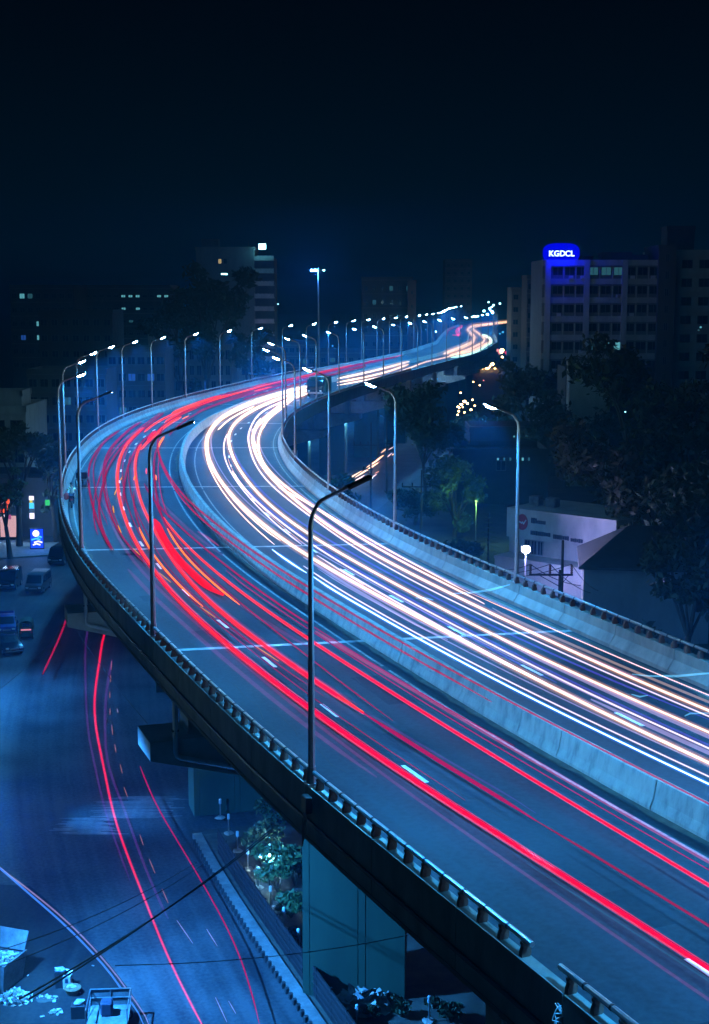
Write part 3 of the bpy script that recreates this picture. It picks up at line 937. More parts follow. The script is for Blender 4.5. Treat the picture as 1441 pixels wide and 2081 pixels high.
('red',8,0.22,[(205.0,-7.08),(211.4,-7.43),(221.5,-7.92),(236.0,-8.47)]),
('amber',3,0.22,[(196.8,-4.03),(201.5,-4.15)]),
('red',5,0.22,[(246.8,-7.76),(257.6,-7.88)]),
('red',5,0.22,[(247.2,-6.16),(257.9,-6.11)]),
('red',5,0.22,[(257.2,-9.2),(267.2,-9.2)]),
('rose',3,0.22,[(223.4,-8.44),(249.0,-9.2),(275.3,-9.2),(300.1,-9.2),(324.2,-9.2),(353.7,-9.2),(370.8,-9.2)]),
('red',4,0.22,[(351.5,-9.2),(365.3,-9.2),(388.0,-9.2)]),
('red',6,0.22,[(341.9,-9.2),(357.0,-9.2)]),
('rose',3,0.22,[(306.1,-9.2),(321.4,-9.2),(341.9,-9.2)]),
('rose',3,0.22,[(207.2,-4.36),(217.4,-4.69),(236.0,-5.81),(246.4,-6.02)]),
('redwide',8,0.22,[(170.1,-4.1),(178.1,-4.48),(181.8,-4.63)]),
('red',7,0.22,[(144.1,-3.1),(147.6,-3.11)]),
('amber',5,0.22,[(139.9,-2.35),(142.9,-2.33)]),
('amber',5,0.22,[(163.7,-2.62),(175.3,-2.9)]),
('amber',6,0.22,[(140.2,-4.12),(143.2,-3.99)]),
('yellow',5,0.22,[(140.0,-5.23),(142.6,-5.03)]),
('yellow',5,0.22,[(131.7,-5.74),(134.6,-5.54)]),
('yellow',5,0.22,[(122.9,-6.09),(126.0,-6.02)]),
('yellow',5,0.22,[(114.5,-6.2),(117.4,-6.16)]),
('yellow',3,0.22,[(106.5,-5.98),(108.8,-6.08)]),
('yellow',3,0.22,[(98.4,-5.69),(101.1,-5.78)]),
('yellow',3,0.22,[(89.8,-5.51),(92.3,-5.59)]),
('yellow',3,0.22,[(81.2,-5.13),(83.9,-5.29)]),
('amber',3,0.22,[(73.4,-4.46),(75.5,-4.65)]),
('teal',3,0.7,[(58.3,-6.6),(55.4,-6.59),(51.4,-6.27),(37.4,-6.27)]),
('rosebright',9,0.7,[(705.8,-6.03),(606.8,-4.92),(552.1,-3.48)]),
('rosebright',4,0.7,[(674.3,-5.44),(562.3,-3.07),(551.9,-5.65)]),
('rose',3,0.22,[(559.2,-7.99),(651.7,-9.2),(705.0,-9.15)]),
('red',8,0.22,[(163.0,-4.2),(175.0,-4.0),(186.0,-4.3),(200,-4.8)]),
('rose',3,0.22,[(176,-2.5),(195,-3.3),(215,-4.4),(240,-5.0),(270,-6.2),(300,-7.4),(340,-8.6),(376,-8.8)]),
('rose',3,0.22,[(176.6,-4.06),(195,-5.2),(215,-6.2),(245,-7.0),(280,-8.0),(320,-8.6),(360,-9.0)]),
('red',6,0.22,[(180.7,-5.7),(195,-6.3),(215,-7.0),(250,-7.7),(290,-8.3),(330,-8.9)]),
('rose',4,0.22,[(229,-3.2),(255,-3.6),(290,-4.6),(330,-6.0)]),
('violet',10,0.2,[(235,-4.5),(260,-5.2),(300,-6.2),(350,-7.2)]),
('rose',3,0.22,[(140,-2.9),(120,-3.0),(100,-3.4),(85,-3.7),(72,-3.9)]),
('faint',6,0.2,[(132,-6.4),(115,-6.5),(95,-6.6),(75,-6.5),(60,-6.4),(47,-6.2)])
]
# kind: (core colour, sheath colour or None, additive, words)
GLOW = {
 'warm': ((3.2, 2.5, 1.9), (.42, .20, .09), False, 'warm white headlight streak'),
 'white': ((2.4, 2.0, 2.1), (.22, .15, .24), False, 'white headlight streak'),
 'blue': ((1.5, 2.4, 4.0), (.01, .14, .70), False, 'bluish white headlight streak'),
 'lilac': ((.26, .20, .38), None, True, 'pale lilac headlight streak'),
 'orange': ((1.7, .75, .42), (.16, .05, .03), False, 'thin orange headlight streak'),
 'dimwarm': ((.30, .20, .16), None, True, 'dim brownish headlight streak'),
 'mint': ((.9, 1.6, 1.3), (.02, .22, .12), False, 'mint white headlight streak'),
 'red': ((1.0, .004, .035), (1.6, .0, .025), False, 'bright red tail light streak'),
 'magenta': ((.62, .0, .12), None, True, 'magenta tail light streak'),
 'violet': ((.045, .003, .075), None, True, 'faint violet tail light streak'),
 'amber': ((3.2, .55, .01), (.35, .004, .01), False, 'orange tail light streak'),
 'faint': ((.075, .003, .035), None, True, 'faint broad pink streak'),
 'redwide': ((1.5, .0, .015), None, True, 'broad flat red tail light streak'),
 'pink': ((.62, .006, .07), None, True, 'pink tail light streak'),
 'darkred': ((.30, .0, .03), None, True, 'dark red tail light streak'),
 'rose': ((.46, .008, .085), None, True, 'thin rose tail light streak'),
 'rosebright': ((.75, .02, .14), None, True, 'rose red light streak'),
 'yellow': ((1.6, .62, .0), None, False, 'short yellow indicator streak'),
 'teal': ((.0, .035, .03), None, True, 'thin teal light streak'),
}
GLOW['lightblue'] = ((.10, .38, .62), None, True, 'pale blue streak')
GLOW['orangedash'] = ((.30, .09, .06), None, True, 'orange dash')
GLOW['indigo'] = ((.05, .03, .34), None, True, 'indigo streak')
GLOW['bluedim'] = ((.05, .22, .85), None, True, 'blue streak')
GLOW['redmid'] = ((.85, .0, .03), (.10, .0, .01), False, 'red streak')
GMD = glow_mat('glow dense', True, .4)
GM = {True: glow_mat('glow additive', True), False: glow_mat('glow strong', True)}

def catmull(P, step):
    P = [Vector(p) for p in P]
    if len(P) == 2:
        n = max(2, int((P[1] - P[0]).length / step))
        return [P[0].lerp(P[1], i / n) for i in range(n + 1)]
    out = []
    for i in range(len(P) - 1):
        p0 = P[i - 1] if i else P[0] * 2 - P[1]
        p1, p2 = P[i], P[i + 1]
        p3 = P[i + 2] if i + 2 < len(P) else P[-1] * 2 - P[-2]
        n = max(1, int((p2 - p1).length / step))
        for j in range(n):
            t = j / n
            out.append(.5 * ((2 * p1) + (p2 - p0) * t + (2 * p0 - 5 * p1 + 4 * p2 - p3) * t * t + (3 * p1 - p0 - 3 * p2 + p3) * t ** 3))
    out.append(P[-1])
    return out

def set_glow(me, c, per=None):
    a = me.color_attributes.new('glow', 'FLOAT_COLOR', 'POINT')
    n = len(me.vertices)
    arr = np.ones((n, 4), dtype=np.float32)
    arr[:, :3] = np.array(c) if per is None else per
    a.data.foreach_set('color', arr.ravel())

def streak(pts, w, kind, label, group, wob=0.0):
    core, sheath, add, words = GLOW[kind]
    dist = [(p - Vector((0, 0, HC))).length for p in pts]
    ends = [min(1.0, .35 + .33 * min(i, len(pts) - 1 - i)) for i in range(len(pts))]
    rr = [max(.5 * w * d / 2900.0, .012) * e for d, e in zip(dist, ends)]
    if kind in ('warm', 'white', 'blue', 'orange'):
        rr = [r * (.60 if p.y < 75 else min(.78, .60 + .18 * (p.y - 75) / 60)) for r, p in zip(rr, pts)]
    if kind == 'red':
        rr = [r * (1 if p.y < 55 else max(.56, 1 - .44 * (p.y - 55) / 45)) for r, p in zip(rr, pts)]
    z_ok = [min(r, .6) for r in rr]
    nseg = 6
    per = None
    b = MB().tube(pts, [r * (1 if add else (.36 if kind == 'red' else .80)) for r in z_ok], nseg)
    o = b.build('light_trail', GMD if kind in ('red', 'redwide', 'amber', 'magenta', 'yellow', 'rose', 'pink') else GM[add])
    k = .5
    if kind == 'red':
        cols = []
        for p in pts:
            f = min(1, max(0, (p.y - 52) / 50.0))
            cols.append([1.5 + 2.2 * f, .0 + .72 * f, .22 - .215 * f])
        per = np.repeat(np.array(cols) * .5, nseg, axis=0)
    elif kind in ('warm', 'white'):
        cols = []
        for p in pts:
            f = min(1, max(0, (p.y - 70) / 70.0))
            f2 = 1 if p.y < 230 else max(.33, 1 - (p.y - 230) / 120)
            cols.append([core[0] * (.40 + .40 * f) * f2, core[1] * (.40 + .32 * f) * f2, core[2] * (.50 + .16 * f) * f2])
        per = np.repeat(np.array(cols) * .5, nseg, axis=0)
    set_glow(o.data, [x * k for x in core], per)
    tag(o, label, 'light trail', group)
    if sheath is not None:
        s_ = MB().tube(pts, [r * (.74 if kind == 'red' else 1.3) + .006 for r in z_ok], nseg).build('soft_edge', GMD if kind == 'red' else GM[True], o)
        set_glow(s_.data, [x * .5 for x in sheath])
        if kind in ('warm', 'red', 'blue') and w > 4.5:
            s_ = MB().tube(pts, [r * (1.45 if kind == 'red' else 2.3) + .01 for r in z_ok], nseg).build('soft_edge', GM[True], o)
            set_glow(s_.data, [x * (.20 if kind == 'red' else .22) for x in sheath])
    return o
_rank = {}
for k_, w_, z_, q_ in TRAILS:
    _rank.setdefault((k_, q_[0][1] > 0), []).append(abs(sum(o for s, o in q_) / len(q_)) + 1e-5 * len(_rank))
for v_ in _rank.values():
    v_.sort()
def even(P, k=6, it=2):
    """takes the hand tremble out of a course, ends kept"""
    P = [Vector(p) for p in P]
    for _ in range(it):
        Q = []
        for i in range(len(P)):
            m = min(k, i, len(P) - 1 - i)
            Q.append(sum((P[j] for j in range(i - m, i + m + 1)), Vector()) / (2 * m + 1))
        P = Q
    return P
_used = set()
for k_, w_, z_, q_ in TRAILS:
    side = q_[0][1] > 0
    om = abs(sum(o for s, o in q_) / len(q_))
    sm = sum(s for s, o in q_) / len(q_)
    P = catmull([(s, o, 0) for s, o in q_], 1.2 if q_[0][0] < 250 else 3.0)
    if sm < 260:
        P = even(P, 7 if side else 5)
    pts = [at(p.x, p.y, z_) for p in P]
    where = 'near the camera' if sm < 85 else ('before the bend' if sm < 125 else ('in the bend' if sm < 190 else ('past the bend' if sm < 330 else 'far away')))
    rk = min(range(len(_rank[(k_, side)])), key=lambda i: abs(_rank[(k_, side)][i] - om))
    nth = '' if len(_rank[(k_, side)]) == 1 else f', {ordinal(rk)} such from the median'
    lb = f'{GLOW[k_][3]} {where}{nth}'
    while lb in _used:
        rk += 1
        lb = f'{GLOW[k_][3]} {where}, {ordinal(rk)} such from the median'
    _used.add(lb)
    streak(pts, w_, k_, lb, 'tail light streaks on the flyover' if not side else 'headlight streaks on the flyover')

# the fine companion lines every car leaves beside its main lamps
_r3 = random.Random(77)
_k = 0
for k_, w_, z_, q_ in TRAILS:
    sm = sum(s for s, o in q_) / len(q_)
    if len(q_) < 6 or sm > 240 or k_ not in ('warm', 'white', 'red', 'blue', 'rose'):
        continue
    side = q_[0][1] > 0
    for _ in range(2 if k_ == 'red' else 1):
        do = _r3.choice((-1, 1)) * _r3.uniform(.16, .62)
        n_ = len(q_)
        a_ = _r3.randint(0, max(0, n_ // 3))
        c_ = n_ - _r3.randint(0, max(0, n_ // 4))
        P = even(catmull([(s, max(-9.1, min(8.9, o + do)), 0) for s, o in q_[a_:c_]], 1.2), 7)
        dz = _r3.uniform(-.05, .35)
        pts = [at(p.x, p.y, z_ + dz) for p in P]
        if side:
            kind, wd = _r3.choice((('lilac', 2.4), ('indigo', 3.5), ('orange', 1.2), ('indigo', 3.0)))
        else:
            kind, wd = _r3.choice((('rose', 2.0), ('faint', 5.0), ('rose', 1.6), ('magenta', 2.0)))
        if len(pts) < 4: continue
        streak(pts, wd, kind, f'hair fine {GLOW[kind][3].replace("thin ", "").replace("streak", "line")}, {ordinal(_k)} of the companion lines on the flyover', 'fine companion lines of the traffic')
        _k += 1

# streaks on the street below
def gstreak(pxs, w, kind, label, z=.7):
    P = even(catmull([gnd(x, y, z) for x, y in pxs], 1.0), 3)
    streak(P, w, kind, label, 'light streaks on the street below')
def q6(*a): return [(x / 2.808, 1340 + y / 2.808) for x, y in a]
gstreak([(216, 1278), (208, 1300)] + q6((570, 0), (540, 200), (545, 380), (590, 600), (650, 900), (740, 1150), (870, 1480), (1000, 1800), (1190, 2150)), 5, 'redmid', 'long red tail light streak down the middle of the street below')
gstreak([(138, 1249), (121, 1296), (100, 1341), (87, 1370)], 4, 'pink', 'short red streak under the second pier cap on the street below')
gstreak([(182, 1265), (174, 1307), (174, 1391), (179, 1484), (200, 1589), (217, 1660), (264, 1789)], 4, 'violet', 'faint violet streak left of the long red one on the street')
gstreak(q6((640, 0), (605, 200), (600, 400), (610, 600), (690, 800), (850, 1250), (960, 1480)), 5, 'violet', 'faint violet streak right of the long red one on the street')
gstreak(q6((800, 610), (870, 790), (940, 920), (1060, 1110), (1180, 1320), (1300, 1530), (1400, 1750), (1480, 2081)), 3, 'magenta', 'thin magenta streak on the street next to the kerb')
gstreak(q6((-90, 1110), (0, 1190), (100, 1300), (250, 1400), (390, 1510), (520, 1670), (650, 1790), (760, 1930), (800, 2010), (830, 2110)), 4, 'bluedim', 'long winding blue streak across the yard, outer of a pair')
gstreak(q6((0, 1185), (120, 1290), (290, 1400), (430, 1530), (560, 1680), (700, 1810), (800, 1960), (845, 2040), (860, 2110)), 3, 'lilac', 'pale blue streak winding across the yard, inner of a pair')
for i, (x0, y0, x1, y1) in enumerate(((637, 10, 634, 60), (632, 90, 631, 130), (627, 185, 627, 220), (628, 280, 628, 315), (638, 375, 643, 430), (655, 485, 662, 530), (686, 600, 698, 650), (708, 730, 728, 785), (798, 1000, 818, 1060), (852, 1140, 885, 1220), (925, 1310, 960, 1390))):
    gstreak(q6((x0, y0), (x1, y1)), 3, 'orangedash' if 'orangedash' in GLOW else 'rosebright', f'short orange blinker dash on the street below, {ordinal(i)} from the top')
for i, (x0, y0, x1, y1) in enumerate(((1180, 1540, 1240, 1635), (1010, 1490, 1100, 1620), (1230, 1930, 1295, 2070), (1305, 1950, 1345, 2020), (668, 282, 674, 305))):
    gstreak(q6((x0, y0), (x1, y1)), 3, 'lilac', f'short pale streak on the street by the kerb, {ordinal(i)} of five')

# headlight streaks of the traffic on the street under the bend
_sp = [(676, 995, 696, 983), (688, 999, 700, 991), (700, 978, 735, 957), (712, 985, 740, 966), (722, 970, 768, 941), (735, 962, 772, 938), (745, 950, 770, 933), (752, 973, 765, 964), (757, 943, 780, 925), (765, 935, 778, 926), (775, 920, 786, 911), (786, 930, 796, 921), (708, 992, 716, 987), (762, 962, 770, 958), (700, 996, 705, 993), (790, 914, 800, 908), (797, 925, 801, 922), (686, 987, 706, 975)]
for i, (x0, y0, x1, y1) in enumerate(_sp):
    P = catmull([gnd(x0, y0, .8), gnd(x1, y1, .8)], 3.0)
    streak(P, random.uniform(3, 6.5), ['warm', 'orange', 'warm', 'white'][i % 4], f'short headlight streak of traffic beside the dark utility pole, {ordinal(i)} of the cluster', 'headlight streaks on the street under the bend')
for i, (x0, y0, x1, y1) in enumerate(((653, 899, 667, 895), (722, 876, 733, 873), (722, 884, 733, 881))):
    streak(catmull([gnd(x0, y0, .9), gnd(x1, y1, .9)], 2), 4, 'rosebright', f'short red tail light streak under the deck beyond the bend, {ordinal(i)} from the left', 'tail light streaks under the deck')
# pale streaks of things moved past the inner parapet during the exposure
for i, (pp, z_) in enumerate(((((920, 1206), (955, 1205), (995, 1199), (1036, 1188)), 1.2), (((1285, 1370), (1320, 1374), (1375, 1374), (1441, 1368), (1470, 1364)), 1.0), (((845, 1215), (862, 1215), (880, 1219)), .8), (((1284, 1411), (1300, 1416), (1316, 1413)), .6), (((1392, 1455), (1402, 1450), (1441, 1449)), .6))):
    streak(catmull([gnd(x, y, DZ + z_) for x, y in pp], .8), 5, 'lightblue', f'pale blue hooked light streak over the inner carriageway, {ordinal(i)} of five', 'pale blue streaks near the inner parapet')

# ---------------------------------------------------------------- buildings
_winmesh = {}
def win_mesh(w, h, m, dark):
    k = (round(w, 2), round(h, 2))
    if k not in _winmesh:
        f = MB()
        t = .07
        for x in (-w / 2 + t / 2, 0, w / 2 - t / 2):
            f.box((x, -.05, h / 2), (t, .10, h))
        for z in (t / 2, h - t / 2):
            f.box((0, -.05, z), (w, .11, t))
        _winmesh[k] = f.mesh('window', M['wall_grey'])
    kk = (k, m)
    if kk not in _winmesh:
        _winmesh[kk] = MB().box((0, -.02, h / 2), (w - .02, .04, h - .02)).mesh('pane', m)
    return _winmesh[k], _winmesh[kk]

def add_window(parent, x, y, z, w, h, m, rz=0.0):
    a, b = win_mesh(w, h, m, m is M['glass'])
    o = bpy.data.objects.new('window', a)
    col.objects.link(o)
    o.parent = parent
    o.location = (x, y, z)
    o.rotation_euler = (0, 0, rz)
    p = bpy.data.objects.new('pane', b)
    col.objects.link(p)
    p.parent = o
    return o

def block(x0, x1, ytop, Y, depth, label, wall='wall_dark', floors=None, fh=3.3, cols=None, lit=(), rz=0.0, winw=1.5, winh=1.5, roofbits=(), zmin=0.0, bands=True, cat='building', name='building', wmul=1):
    """a building whose front stands at distance Y, its edges and roof where the photograph has them"""
    a, b_ = ray(x0, ytop, Y), ray(x1, ytop, Y)
    W, H = b_.x - a.x, max(a.z, 3)
    t = thing(name, ((a.x + b_.x) / 2, Y, 0), rz, label, cat)
    MB().box((0, depth / 2, H / 2), (W, depth, H)).build('walls', M[wall], t, world=False)
    pb = MB()
    for xx, yy, sx, sy in ((0, .15, W + .3, .3), (0, depth - .15, W + .3, .3), (-W / 2 + .13, depth / 2, .3, depth), (W / 2 - .13, depth / 2, .3, depth)):
        pb.box((xx, yy, H + .45), (sx, sy, .9))
    pb.build('roof_parapet', M[wall], t, world=False)
    for (rx, ry, rw, rd, rh) in roofbits:
        MB().box((rx * W, ry * depth, H + rh / 2), (rw, rd, rh)).build('stair_head', M[wall], t, world=False)
    floors = floors or max(1, int(H / fh))
    cols = cols or max(1, int(W / 3.2))
    for f in range(floors):
        z = H - (f + 1) * fh + .9
        if z < zmin: break
        if bands:
            MB().box((0, -.12, H - f * fh - .12 if f else H - .2), (W + .2, .5, .24)).build('floor_band', M['wall_grey'] if wall != 'wall_pale' else M['wall_pale'], t, world=False)
        for c in range(cols):
            x = -W / 2 + (c + .5) * W / cols
            m_ = M['glass']
            for (lf, lc, lm) in lit:
                if lf == f and lc == c: m_ = E_[lm]
            add_window(t, x, 0, z, winw, winh, m_)
    return t

# tall block left of the middle: side wall plain, balconies at its right end
Y0 = 380
a = ray(398, 508, Y0); b_ = ray(516, 508, Y0)
tw = thing('tower_block', ((a.x + b_.x) / 2, Y0, 0), 0, 'tall dark block with balconies at its right end and a bright lamp on the roof', 'building')
W, H = b_.x - a.x, a.z
MB().box((0, 8, H / 2), (W, 16, H)).build('walls', M['wall_grey'], tw, world=False)
MB().box((0, 8, H + .4), (W + .4, 16.4, .8)).build('roof_edge', M['wall_grey'], tw, world=False)
MB().box((-W * .3, 9, H + 1.8), (4.5, 5, 2.6)).build('stair_head', M['wall_dark'], tw, world=False)
bw = ray(556, 508, Y0).x - ray(516, 508, Y0).x
MB().box((W / 2 + bw / 2, 9.5, H / 2 - 1), (bw, 13, H - 2)).build('stair_wing', M['wall_dark'], tw, world=False)
for f in range(10):
    z = H - 2.6 - f * 3.28
    if z < 1: break
    MB().box((W / 2 + bw / 2, 1.6, z), (bw, 3.1, .22)).build('balcony_slab', M['wall_pale'], tw, world=False)
    MB().box((W / 2 + bw / 2, .1, z + .62), (bw, .14, 1.05)).build('balcony_front', M['wall_pale'], tw, world=False)
    for k in range(5):
        MB().box((W / 2 + bw * (k + .5) / 5, .02, z - .14 + 1.2), (.45, .10, .16)).build('baluster', M['wall_grey'], tw, world=False)
    if f > 1:
        light('POINT', (W / 2 + bw / 2, -2.2, z - .2), 26 if f > 4 else 8, (.55, .45, .9), tw, .3)
for px, py, m_, ww, hh in ((447, 531, 'warmwin', .9, 1.3), (456, 557, 'cyanbright', 1.8, .5), (444, 584, 'dimcyan', .6, 1.2), (458, 531, None, .9, 1.3)):
    p = ray(px, py, Y0) - tw.location
    add_window(tw, p.x, 0, p.z - hh / 2, ww, hh, E_[m_] if m_ else M['glass'])
MB().box((W / 2 - 1.5, 1, H + 1.2), (.15, .15, 2.4)).build('lamp_bracket', M['darkpaint'], tw, world=False)
p = ray(533, 501, Y0) - tw.location
lb = MB().box((p.x, .2, p.z), (1.9, .3, 1.5), bev=.05).build('roof_lamp', E_['cyanbright'], tw, world=False)
light('POINT', (p.x, -1.2, p.z), 600, (.15, .75, 1.0), tw, .4)

# office building with the lit sign
YK = 282
a = ray(1103, 528, YK); b_ = ray(1360, 528, YK)
ko = thing('office_building', ((a.x + b_.x) / 2, YK, 0), 0, 'long office building with pilasters and rows of windows, lit sign on its roof corner', 'building')
W, H = b_.x - a.x, a.z
fh = 37.2 * YK / 2900
MB().box((0, 9, H / 2), (W, 18, H)).build('walls', M['wall_grey'], ko, world=False)
px_x = lambda px: (px - 720.5) / 2900 * YK - ko.location.x
for px in (1108, 1186, 1262, 1334):
    MB().box((px_x(px), -.35, H / 2), (1.1, .7, H)).build('pilaster', M['wall_pale'], ko, world=False)
for px in (1140, 1164, 1212, 1238, 1286, 1310):
    MB().box((px_x(px), -.14, H / 2), (.22, .28, H)).build('mullion', M['wall_pale'], ko, world=False)
for f in range(7):
    zt = H - f * fh
    MB().box((0, -.16, zt - .55), (W, .32, 1.1)).build('spandrel', M['wall_pale'], ko, world=False)
    MB().box((0, -.30, zt - 1.28), (W, .60, .16)).build('sun_shade', M['wall_grey'], ko, world=False)
    for i, px in enumerate((1128, 1152, 1175, 1199, 1225, 1250, 1274, 1298, 1322)):
        z = zt - 1.36 - 1.62
        if z < .5: continue
        m_ = M['glass']
        if f == 0 and i in (3, 4, 5): m_ = E_['dimcyan']
        if f == 4 and i in (3, 4, 5): m_ = E_['dimcyan'] if i == 3 else E_['cyan']
        add_window(ko, px_x(px), -.02, z, 1.95, 1.6, m_)
for k_ in range(11):
    MB().box((px_x(random.choice((1128, 1152, 1175, 1199, 1225, 1250, 1274, 1298, 1322))) + random.uniform(-.4, .4), -.42, H - random.randint(0, 5) * fh - 3.35), (.85, .45, .58), bev=.03).build('air_conditioner', M['white_plastic'], ko, world=False)
for x, w_, h_ in ((.12, 6, 1.6), (.30, 3.5, 1.1), (-.12, 2.5, .9)):
    MB().box((x * W, 7, H + h_ / 2), (w_, 5, h_)).build('roof_house', M['wall_dark'], ko, world=False)
wg = block(1345, 1450, 517, YK + 2, 18, 'right wing of the office building beside the stair tower', 'wall_pale', fh=fh, cols=3, winw=4.2 * .5, winh=1.7, lit=(), zmin=2)
MB().box((-3.2, -.5, 17), (1.5, 1.0, 34)).build('pilaster', M['wall_pale'], wg, world=False)
st = block(1340, 1375, 507, YK - 1.4, 14, 'narrow stair tower standing between the office building and its right wing', 'wall_dark', cols=1, winw=.8, winh=1.6, zmin=3, bands=False)
tk = block(1357, 1412, 468, YK + 14, 6, 'square water tank tower rising behind the right wing', 'wall_dark', floors=1, cols=1, bands=False, winw=.7, winh=.7)
# lit sign: letters on a dark frame
sg = thing('roof_sign', ray(1141, 527, YK - .6), 0, 'blue lit rooftop sign reading KGDCL on the office corner', 'sign')
fb = MB()
for x in (-3.2, -1.1, 1.1, 3.2):
    fb.box((x, .5, 1.0), (.09, .09, 2.2))
fb.box((0, .5, .5), (7, .08, .08)).box((0, .5, 1.9), (7, .08, .08))
fb.build('frame', M['darkpaint'], sg, world=False)
pb_ = []
for i in range(40):
    t_ = 2 * math.pi * i / 40
    c_, s_ = math.cos(t_), math.sin(t_)
    pb_.append((3.6 * math.copysign(abs(c_) ** .62, c_), .62 + .6 + 1.9 * math.copysign(abs(s_) ** .7, s_)))
MB().prism(pb_, .42, .50, 'y').build('halo_panel', E_['halo_blue'], sg, world=False)  # added glowing board standing in for the blue halo of the letters
x = -2.45
for ch, wd in (('K', .98), ('G', 1.10), ('D', 1.04), ('C', 1.06), ('L', .85)):
    cu = bpy.data.curves.new('letter', 'FONT')
    cu.body = ch
    cu.size = 1.5
    cu.extrude = .09
    cu.offset = .035
    ob = bpy.data.objects.new('letter', cu)
    col.objects.link(ob)
    bpy.context.view_layer.update()
    me = bpy.data.meshes.new_from_object(ob.evaluated_get(bpy.context.evaluated_depsgraph_get()))
    bpy.data.objects.remove(ob)
    me.name = 'letter'
    me.materials.clear()
    me.materials.append(E_['sign_letters'])
    lo = bpy.data.objects.new('letter', me)
    col.objects.link(lo)
    lo.parent = sg
    lo.location = (x, .3, .62)
    lo.rotation_euler = (R(90), 0, 0)
    x += wd + .02
light('POINT', (0, -1.6, 1.0), 2600, (.0, .002, 1.0), sg, .8)

# other far buildings
block(735, 838, 568, 480, 14, 'low dark block with a brown end wall beyond the lamps, right of the mast', 'wall_dark', fh=4.6, cols=6, winw=1.2, winh=1.6, lit=((0, 3, 'dimcyan'), (0, 5, 'dimcyan'), (1, 1, 'dimcyan')), zmin=4)
block(829, 846, 575, 476, 10, 'narrow brown brick stair tower at the right end of the low block', 'wall_brown', cols=1, fh=4.6, winw=.7, winh=1.2, zmin=5, bands=False)
block(20, 150, 585, 420, 20, 'faint dark block at the left edge with a few cyan lit windows', 'wall_dark', fh=4.0, cols=8, lit=((0, 1, 'cyan'), (0, 2, 'dimcyan'), (2, 3, 'cyan'), (2, 5, 'dimcyan'), (3, 3, 'cyan'), (3, 1, 'bluewin')), zmin=9)
block(170, 345, 585, 440, 20, 'faint dark block left of the tall trees with a row of cyan lights', 'wall_dark', fh=3.8, cols=12, winw=1.3, winh=.8, lit=((0, 5, 'cyan'), (0, 6, 'cyan'), (0, 7, 'cyan'), (0, 10, 'cyan'), (0, 11, 'cyan'), (1, 5, 'cyan'), (1, 7, 'cyan'), (2, 2, 'dimcyan'), (2, 4, 'bluewin'), (2, 6, 'dimcyan')), zmin=8)
block(78, 228, 638, 330, 16, 'plain two tone dark building behind the lamps with a pale gable', 'wall_dark', fh=3.6, cols=7, zmin=12, bands=False)
block(55, 215, 760, 262, 12, 'grey block just behind the outer parapet at the start of the bend', 'wall_grey', fh=3.3, cols=7, lit=((1, 3, 'dimcyan'),), zmin=1)
block(218, 335, 716, 285, 14, 'flat roofed grey block behind the outer parapet with two blue lit windows', 'wall_grey', fh=3.3, cols=6, lit=((1, 2, 'bluewin'), (1, 4, 'bluewin'), (3, 1, 'dimcyan')), zmin=1, roofbits=((.35, .4, 3, 3, 2.2),))
block(338, 470, 708, 305, 14, 'grey apartment block with long shutters behind the lamps', 'wall_grey', fh=3.3, cols=9, winw=1.0, winh=2.1, lit=((2, 5, 'bluewin'),), zmin=1)
block(300, 325, 655, 330, 6, 'small pale roof house sticking up behind the third left lamp', 'wall_pale', floors=1, cols=1, bands=False)
cb = block(481, 548, 741, 330, 10, 'low building with a pale lit fascia behind the outer parapet', 'wall_pale', floors=1, cols=2, bands=False)
light('POINT', (0, -3.5, cb.children[0].dimensions.z - 1.5), 420, (.15, .6, 1.0), cb, .4)
block(560, 640, 700, 420, 12, 'dark low block beyond the lamps below the mast', 'wall_dark', fh=3.3, cols=6, lit=((1, 4, 'dimcyan'), (1, 1, 'bluewin')), zmin=2)
block(648, 742, 716, 440, 12, 'dark low shed with two cyan door lights left of the far lamps', 'wall_dark', fh=4, cols=5, lit=((0, 1, 'dimcyan'), (1, 3, 'cyan')), zmin=1)
block(1040, 1075, 590, 420, 12, 'hazy narrow block left of the office building', 'wall_grey', fh=3.6, cols=2, zmin=2)
block(1072, 1102, 566, 360, 12, 'dark narrow block touching the left side of the office building', 'wall_dark', fh=3.6, cols=2, zmin=2)
block(905, 960, 530, 760, 20, 'very faint far tower in the haze above the last lamps', 'wall_dark', fh=4, cols=4, zmin=8)
block(1150, 1330, 757, 240, 10, 'low long shed roofline in front of the office building', 'roof', floors=1, cols=1, bands=False)
block(1158, 1242, 744, 236, 3, 'pale low wall under the office building between the trees', 'wall_pale', floors=1, cols=3, bands=False, winw=.8, winh=.8)
# long low roofs on the right with rows of small lamps
for px0, px1, py, Y_, n_, lab in ((1045, 1175, 884, 250, 11, 'long low dark roof with a row of tiny lamps, the upper one'), (1012, 1075, 930, 215, 6, 'long low dark roof with a row of tiny lamps, the lower one')):
    t_ = block(px0 - 90, px1 + 40, py - 6, Y_, 12, lab, 'roof', floors=1, cols=1, bands=False)
    H_ = ray(720, py - 6, Y_).z
    for i in range(n_):
        p = ray(px0 + (px1 - px0) * i / (n_ - 1), py + 3, Y_ - .3) - t_.location
        MB().box((p.x, p.y, p.z), (.28, .12, .45 if i % 3 else .3)).build('eaves_lamp', E_['dimcyan'] if i % 4 else E_['cyan'], t_, world=False)

